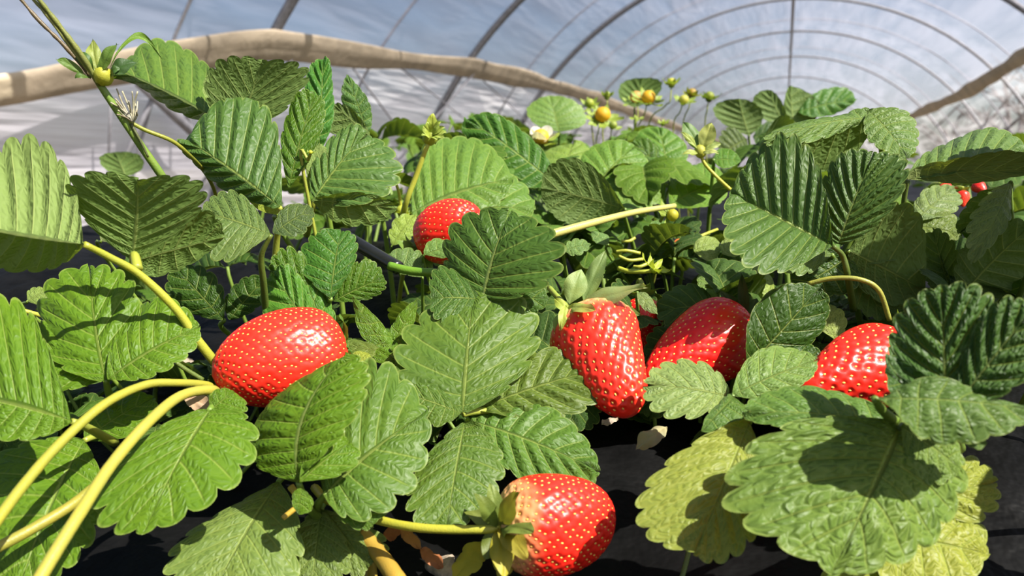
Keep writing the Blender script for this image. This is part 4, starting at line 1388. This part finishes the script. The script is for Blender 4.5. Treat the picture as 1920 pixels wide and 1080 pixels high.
for a_, b_, r, lab in [((262, 155), (372, 258), .026, 'pale slanting brace post behind the leaning flower stem'),
                       ((292, 172), (232, 300), .012, 'thin dark brace crossing the pale slanting brace post'),
                       ((330, 175), (372, 262), .010, 'thin brace close beside the pale slanting brace post'),
                       ((208, 190), (204, 292), .006, 'thin upright wire on the film at the far left'),
                       ((560, 92), (500, 175), .009, 'thin brace right of the nearest hoop, low on the film'),
                       ((655, 118), (720, 205), .007, 'thin slanting cord on the white side film left of the second hoop'),
                       ((745, 122), (830, 190), .006, 'thin slanting cord meeting the foot of the second hoop'),
                       ((895, 130), (830, 205), .010, 'thin brace crossing the foot of the second hoop'),
                       ((905, 150), (975, 215), .006, 'thin slanting cord on the side film right of the second hoop')]:
    e0, e1 = on_film(*a_), on_film(*b_)
    lo = e1 if e1.z < e0.z else e0
    hi = e0 if lo is e1 else e1
    lo = lo + (lo - hi) * max(0.0, (lo.z + .05) / max(.05, hi.z - lo.z))
    vs, fs = tube_geo([hi, (hi + lo) / 2, lo], r, r, 8, 3)
    tag(mesh_obj('tunnel_brace', vs, fs, M_WIRE, None, None, origin=on_wall(*a_)), lab, 'brace')
for a_, b_, r, lab in [((1905, 165), (1850, 235), .022, 'dark slanting brace by the third last hoop leg at the right edge'),
                       ((1930, 205), (1885, 245), .020, 'dark brace low at the right edge'),
                       ((1800, 195), (1760, 235), .016, 'dark brace below the right film roll, nearest the tunnel middle')]:
    vs, fs = tube_geo([on_wall(*a_, 3.0), on_wall((a_[0] + b_[0]) / 2, (a_[1] + b_[1]) / 2, 3.0), on_wall(*b_, 3.0)], r, r, 8, 3)
    tag(mesh_obj('tunnel_brace', vs, fs, M_BARK, None, None, origin=on_wall(*a_, 3.0)), lab, 'brace')

# bare shrubs outside the open right side
for q, (x, y, h) in enumerate([(5.2, 23, 3.0), (6.4, 27, 3.4), (5.0, 29, 2.6), (7.0, 24, 3.6), (6.2, 21, 2.6), (8.2, 30, 3.8), (5.6, 34, 3.2), (4.6, 18.5, 2.2)]):
    rnd = random.Random(50 + q)
    root = empty('bare_shrub', Vector((x, y, 0)))
    tag(root, 'leafless dark shrub outside the open right side of the tunnel', 'shrub', 'bare shrubs outside the tunnel')
    vs, fs = tube_geo([Vector((x, y, 0)), Vector((x + rnd.uniform(-.1, .1), y, h * .3)), Vector((x + rnd.uniform(-.2, .2), y, h * .6))], .09, .05, 8, 3)
    mesh_obj('trunk', vs, fs, M_BARK, root)
    for w in range(9):
        g = rnd.uniform(0, 6.28)
        z0 = h * rnd.uniform(.2, .6)
        l_ = h * rnd.uniform(.3, .55)
        a1 = Vector((x, y, z0))
        b1 = a1 + Vector((math.cos(g) * l_ * .5, math.sin(g) * l_ * .5, l_ * .4))
        c1 = a1 + Vector((math.cos(g) * l_, math.sin(g) * l_, l_ * rnd.uniform(.5, .9)))
        vs, fs = tube_geo([a1, b1, c1], .045, .012, 6, 3)
        br = mesh_obj('branch', vs, fs, M_BARK, root)
        for e in range(3):
            g2 = g + rnd.uniform(-1.2, 1.2)
            s1 = b1.lerp(c1, rnd.random())
            e1 = s1 + Vector((math.cos(g2) * .5, math.sin(g2) * .5, rnd.uniform(.1, .6)))
            vs, fs = tube_geo([s1, (s1 + e1) / 2 + Vector((0, 0, .05)), e1], .02, .006, 5, 2)
            mesh_obj('twig', vs, fs, M_BARK, br)

# ================================================================== FILL OF THE CANOPY
def proto_leaf(seed, droop, N=7, res=6):
    """three leaflets round a joint at the origin, blade length about 1, stalk hanging down"""
    rnd = random.Random(seed)
    root = empty('strawberry_leaf', Vector((0, 0, 0)))
    for ang, s in ((0, 1.0), (1.35, .92), (-1.35, .92)):
        ang += rnd.uniform(-.15, .15)
        dr = Vector((math.sin(ang), math.cos(ang), 0))
        sd = Vector((math.cos(ang), -math.sin(ang), 0))
        B_ = dr * .05
        T_ = dr * s + Vector((0, 0, -droop * rnd.uniform(.6, 1.3)))
        md = (B_ + T_) / 2 + Vector((0, 0, .12 * rnd.uniform(.5, 1.5)))
        c = B_ * .19 + md * .49 + T_ * .32
        fold = rnd.uniform(-.05, .32)
        Lp = c - sd * (.44 * s) + Vector((0, 0, fold))
        Rp = c + sd * (.44 * s) + Vector((0, 0, fold + rnd.uniform(-.12, .12)))
        geo = leaflet_geo(B_, T_, Lp, Rp, Vector((0, 0, 1)), N, .12, 0, .10, .045, .04, seed * 3 + int(ang * 5), OUTLINE, res, 7, md * 2 - (B_ + T_) / 2)
        leaflet_obj('leaflet', geo, M_LEAF, root, GREEN)
    vs, fs = tube_geo([Vector((0, 0, 0)), Vector((0, -.12, -.25)), Vector((.05, -.25, -1.2)), Vector((.15, -.1, -3.3))], .030, .036, 7, 3)
    mesh_obj('leafstalk', vs, fs, M_STALK, root, STEMG)
    return root


protos = [proto_leaf(100 + q, .15 + .12 * (q % 4)) for q in range(8)]
used = set()


def place(q, loc, scale, rot, colour, label, group):
    src = protos[q]
    if q in used:
        r = src.copy()
        C.objects.link(r)
        kids = []
        for ch in src.children:
            c_ = ch.copy()
            C.objects.link(c_)
            c_.parent = r
            kids.append(c_)
    else:
        used.add(q)
        r = src
        kids = list(src.children)
    r.location = loc
    r.scale = (scale,) * 3
    r.rotation_euler = rot
    for c_ in kids:
        c_.color = (*[v * ALB for v in (colour if c_.name.startswith('leaflet') else STEMG)], 1)
    tag(r, label, 'leaf', group)
    return r


SIL = [(-100, 345), (420, 345), (560, 300), (640, 265), (700, 232), (830, 218), (960, 226), (1010, 215), (1100, 225), (1160, 218), (1390, 225), (1430, 222), (1600, 228), (1700, 262), (1760, 258), (2000, 262)]
SKIP = []


def sil(x):
    for (a0, b0), (a1, b1) in zip(SIL, SIL[1:]):
        if x <= a1:
            return b0 + (b1 - b0) * (x - a0) / (a1 - a0)
    return SIL[-1][1]


rf = random.Random(77)
cnt = 0
tries = 0
while cnt < 108 and tries < 6000:
    tries += 1
    y = .58 + 2.3 * rf.random() ** 1.6
    xl = y * (-100 - 1472) / FPX
    xr = y * (2000 - 1472) / FPX
    x = rf.uniform(xl, xr)
    z = CAM.z + rf.uniform(-.10, .02) + min(.10, .055 * y)
    p = Vector((x, y, z))
    px, py, d = pix(p)
    s = rf.uniform(.044, .060)
    if not (-80 < px < 2000) or d < .5:
        continue
    ext = s * .55 / d * FPX
    if py - ext * .55 < sil(px) or py > 520:
        continue
    if px < 560 and d < .9:
        continue
    colour = rf.choice([GREEN, GREEN, DARK, (.09, .20, .028), (.12, .24, .035), (.075, .17, .02)])
    far = d > 1.1
    lab = ('green strawberry leaf in the far part of the canopy, below the tunnel film' if far else 'green strawberry leaf crowded in the middle of the canopy behind the berries')
    place(rf.randrange(8), p, s, (rf.uniform(-.2, .75), rf.uniform(-.45, .45), rf.uniform(0, 6.28)), colour, lab, 'far canopy leaves' if far else 'middle canopy leaves')
    cnt += 1
# unseen neighbour leaves, added outside the frame to shade the right side of the bed
SUN = Vector((.64, -.20, .74)).normalized()
for q, (px, py, d) in enumerate([(1790, 480, .43), (1880, 520, .43), (1740, 530, .42), (1830, 590, .42), (1900, 450, .44), (1690, 480, .43),
                                 (1870, 900, .31), (1900, 1010, .31), (1850, 1060, .30), (1890, 840, .30)]):
    t_ = P(px, py, d)
    s_ = .05
    while pix(t_ + SUN * s_)[0] < (2190 if q < 6 else 2260):
        s_ += .004
    px, py, d = pix(t_ + SUN * s_)
    place(rf.randrange(8), P(px, py, d), rf.uniform(.046, .054), (rf.uniform(-.2, .2), rf.uniform(.3, .8), rf.uniform(0, 6.28)), DARK,
          'unseen green strawberry leaf added beyond the right edge for shade', 'unseen shading leaves beyond the right edge')
# leaves low among the stalks, under the ones in front
cnt = tries = 0
while cnt < 98 and tries < 6000:
    tries += 1
    px, py = rf.uniform(-40, 1960), rf.uniform(440, 1000)
    dmin = .43 + max(0, (560 - py)) / 560 * .2
    d = rf.uniform(dmin, dmin + .14)
    p = P(px, py, d)
    gz = ground_z(p.x, p.y)
    if p.z < gz + .012 or p.z > gz + .065:
        continue
    if 1120 < px < 1230 and py > 760:
        continue
    s = rf.uniform(.030, .044)
    colour = rf.choice([DARK, DEEP, DARK, DEEP, (.06, .13, .02)])  # dark tones carry the shade of the gaps in the colour
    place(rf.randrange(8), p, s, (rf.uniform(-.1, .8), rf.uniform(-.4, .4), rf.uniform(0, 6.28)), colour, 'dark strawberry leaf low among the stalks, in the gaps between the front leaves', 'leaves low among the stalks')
    cnt += 1

# the beds further down the tunnel: a mass of small leaves nobody could count
rm = random.Random(9)
vs, fs, uvs = [], [], []
for q in range(5200):
    y = 3.0 + 20 * rm.random() ** 1.5
    x = rm.uniform(-1.15, 1.25) if rm.random() < .6 else rm.choice([-1, 1]) * rm.uniform(1.65, 2.5)
    z = CAM.z - .14 + rm.uniform(-.06, .10) if abs(x) < 1.4 else CAM.z - .28 + rm.uniform(-.08, .12)
    s = rm.uniform(.025, .042)
    g = rm.uniform(0, 6.28)
    tx, ty = rm.uniform(-.7, .7), rm.uniform(-.7, .7)
    e1 = Vector((math.cos(g), math.sin(g), tx)) * s
    e2 = Vector((-math.sin(g), math.cos(g), ty)) * s
    c = Vector((x, y, z))
    b0 = len(vs)
    ring_ = [(-1, 0), (-.6, .6), (0, .9), (.6, .75), (1, 0), (.6, -.75), (0, -.9), (-.6, -.6)]
    vs.append(c + Vector((0, 0, -.15 * s)))
    for a_, b_ in ring_:
        vs.append(c + e1 * a_ + e2 * b_)
    for k in range(8):
        fs.append((b0, b0 + 1 + k, b0 + 1 + (k + 1) % 8))
    uvs += [(q % 9 + .2, .3)] + [(q % 9 + .2, .9)] * 8
o = leaflet_obj('distant_foliage', (vs, fs, uvs), M_LEAF, None, (.07, .15, .025))
tag(o, 'mass of strawberry foliage on the beds far down the tunnel', 'foliage', None, 'stuff')

# ================================================================== LIGHT
w = bpy.data.worlds.new('sky')
SC.world = w
w.use_nodes = True
nt = w.node_tree
nt.nodes.clear()
k = N(nt)
sky = k.n('ShaderNodeTexSky', sky_type='NISHITA')
sky.sun_disc = False
sky.sun_elevation = math.asin(SUN.z)
sky.sun_rotation = math.atan2(SUN.x, SUN.y)
sky.air_density = 1.0
sky.dust_density = 2.2
bg = k.n('ShaderNodeBackground', {'Color': sky.outputs[0], 'Strength': 0.12})
ow = k.n('ShaderNodeOutputWorld')
nt.links.new(bg.outputs[0], ow.inputs[0])
sl = bpy.data.lights.new('sun', 'SUN')
sl.energy = 10.0
sl.angle = math.radians(.53)
sl.color = (1.0, .95, .86)
so = bpy.data.objects.new('sun', sl)
so.rotation_euler = (-SUN).to_track_quat('-Z', 'Y').to_euler()
so.location = (0, 0, 8)
C.objects.link(so)

SC.view_settings.view_transform = 'Standard'
SC.view_settings.look = 'None'
SC.view_settings.gamma = 1
SC.view_settings.use_curve_mapping = False
SC.view_settings.exposure = 0.12
SC.cycles.max_bounces = 10
SC.cycles.transparent_max_bounces = 12
SC.cycles.sample_clamp_indirect = 6
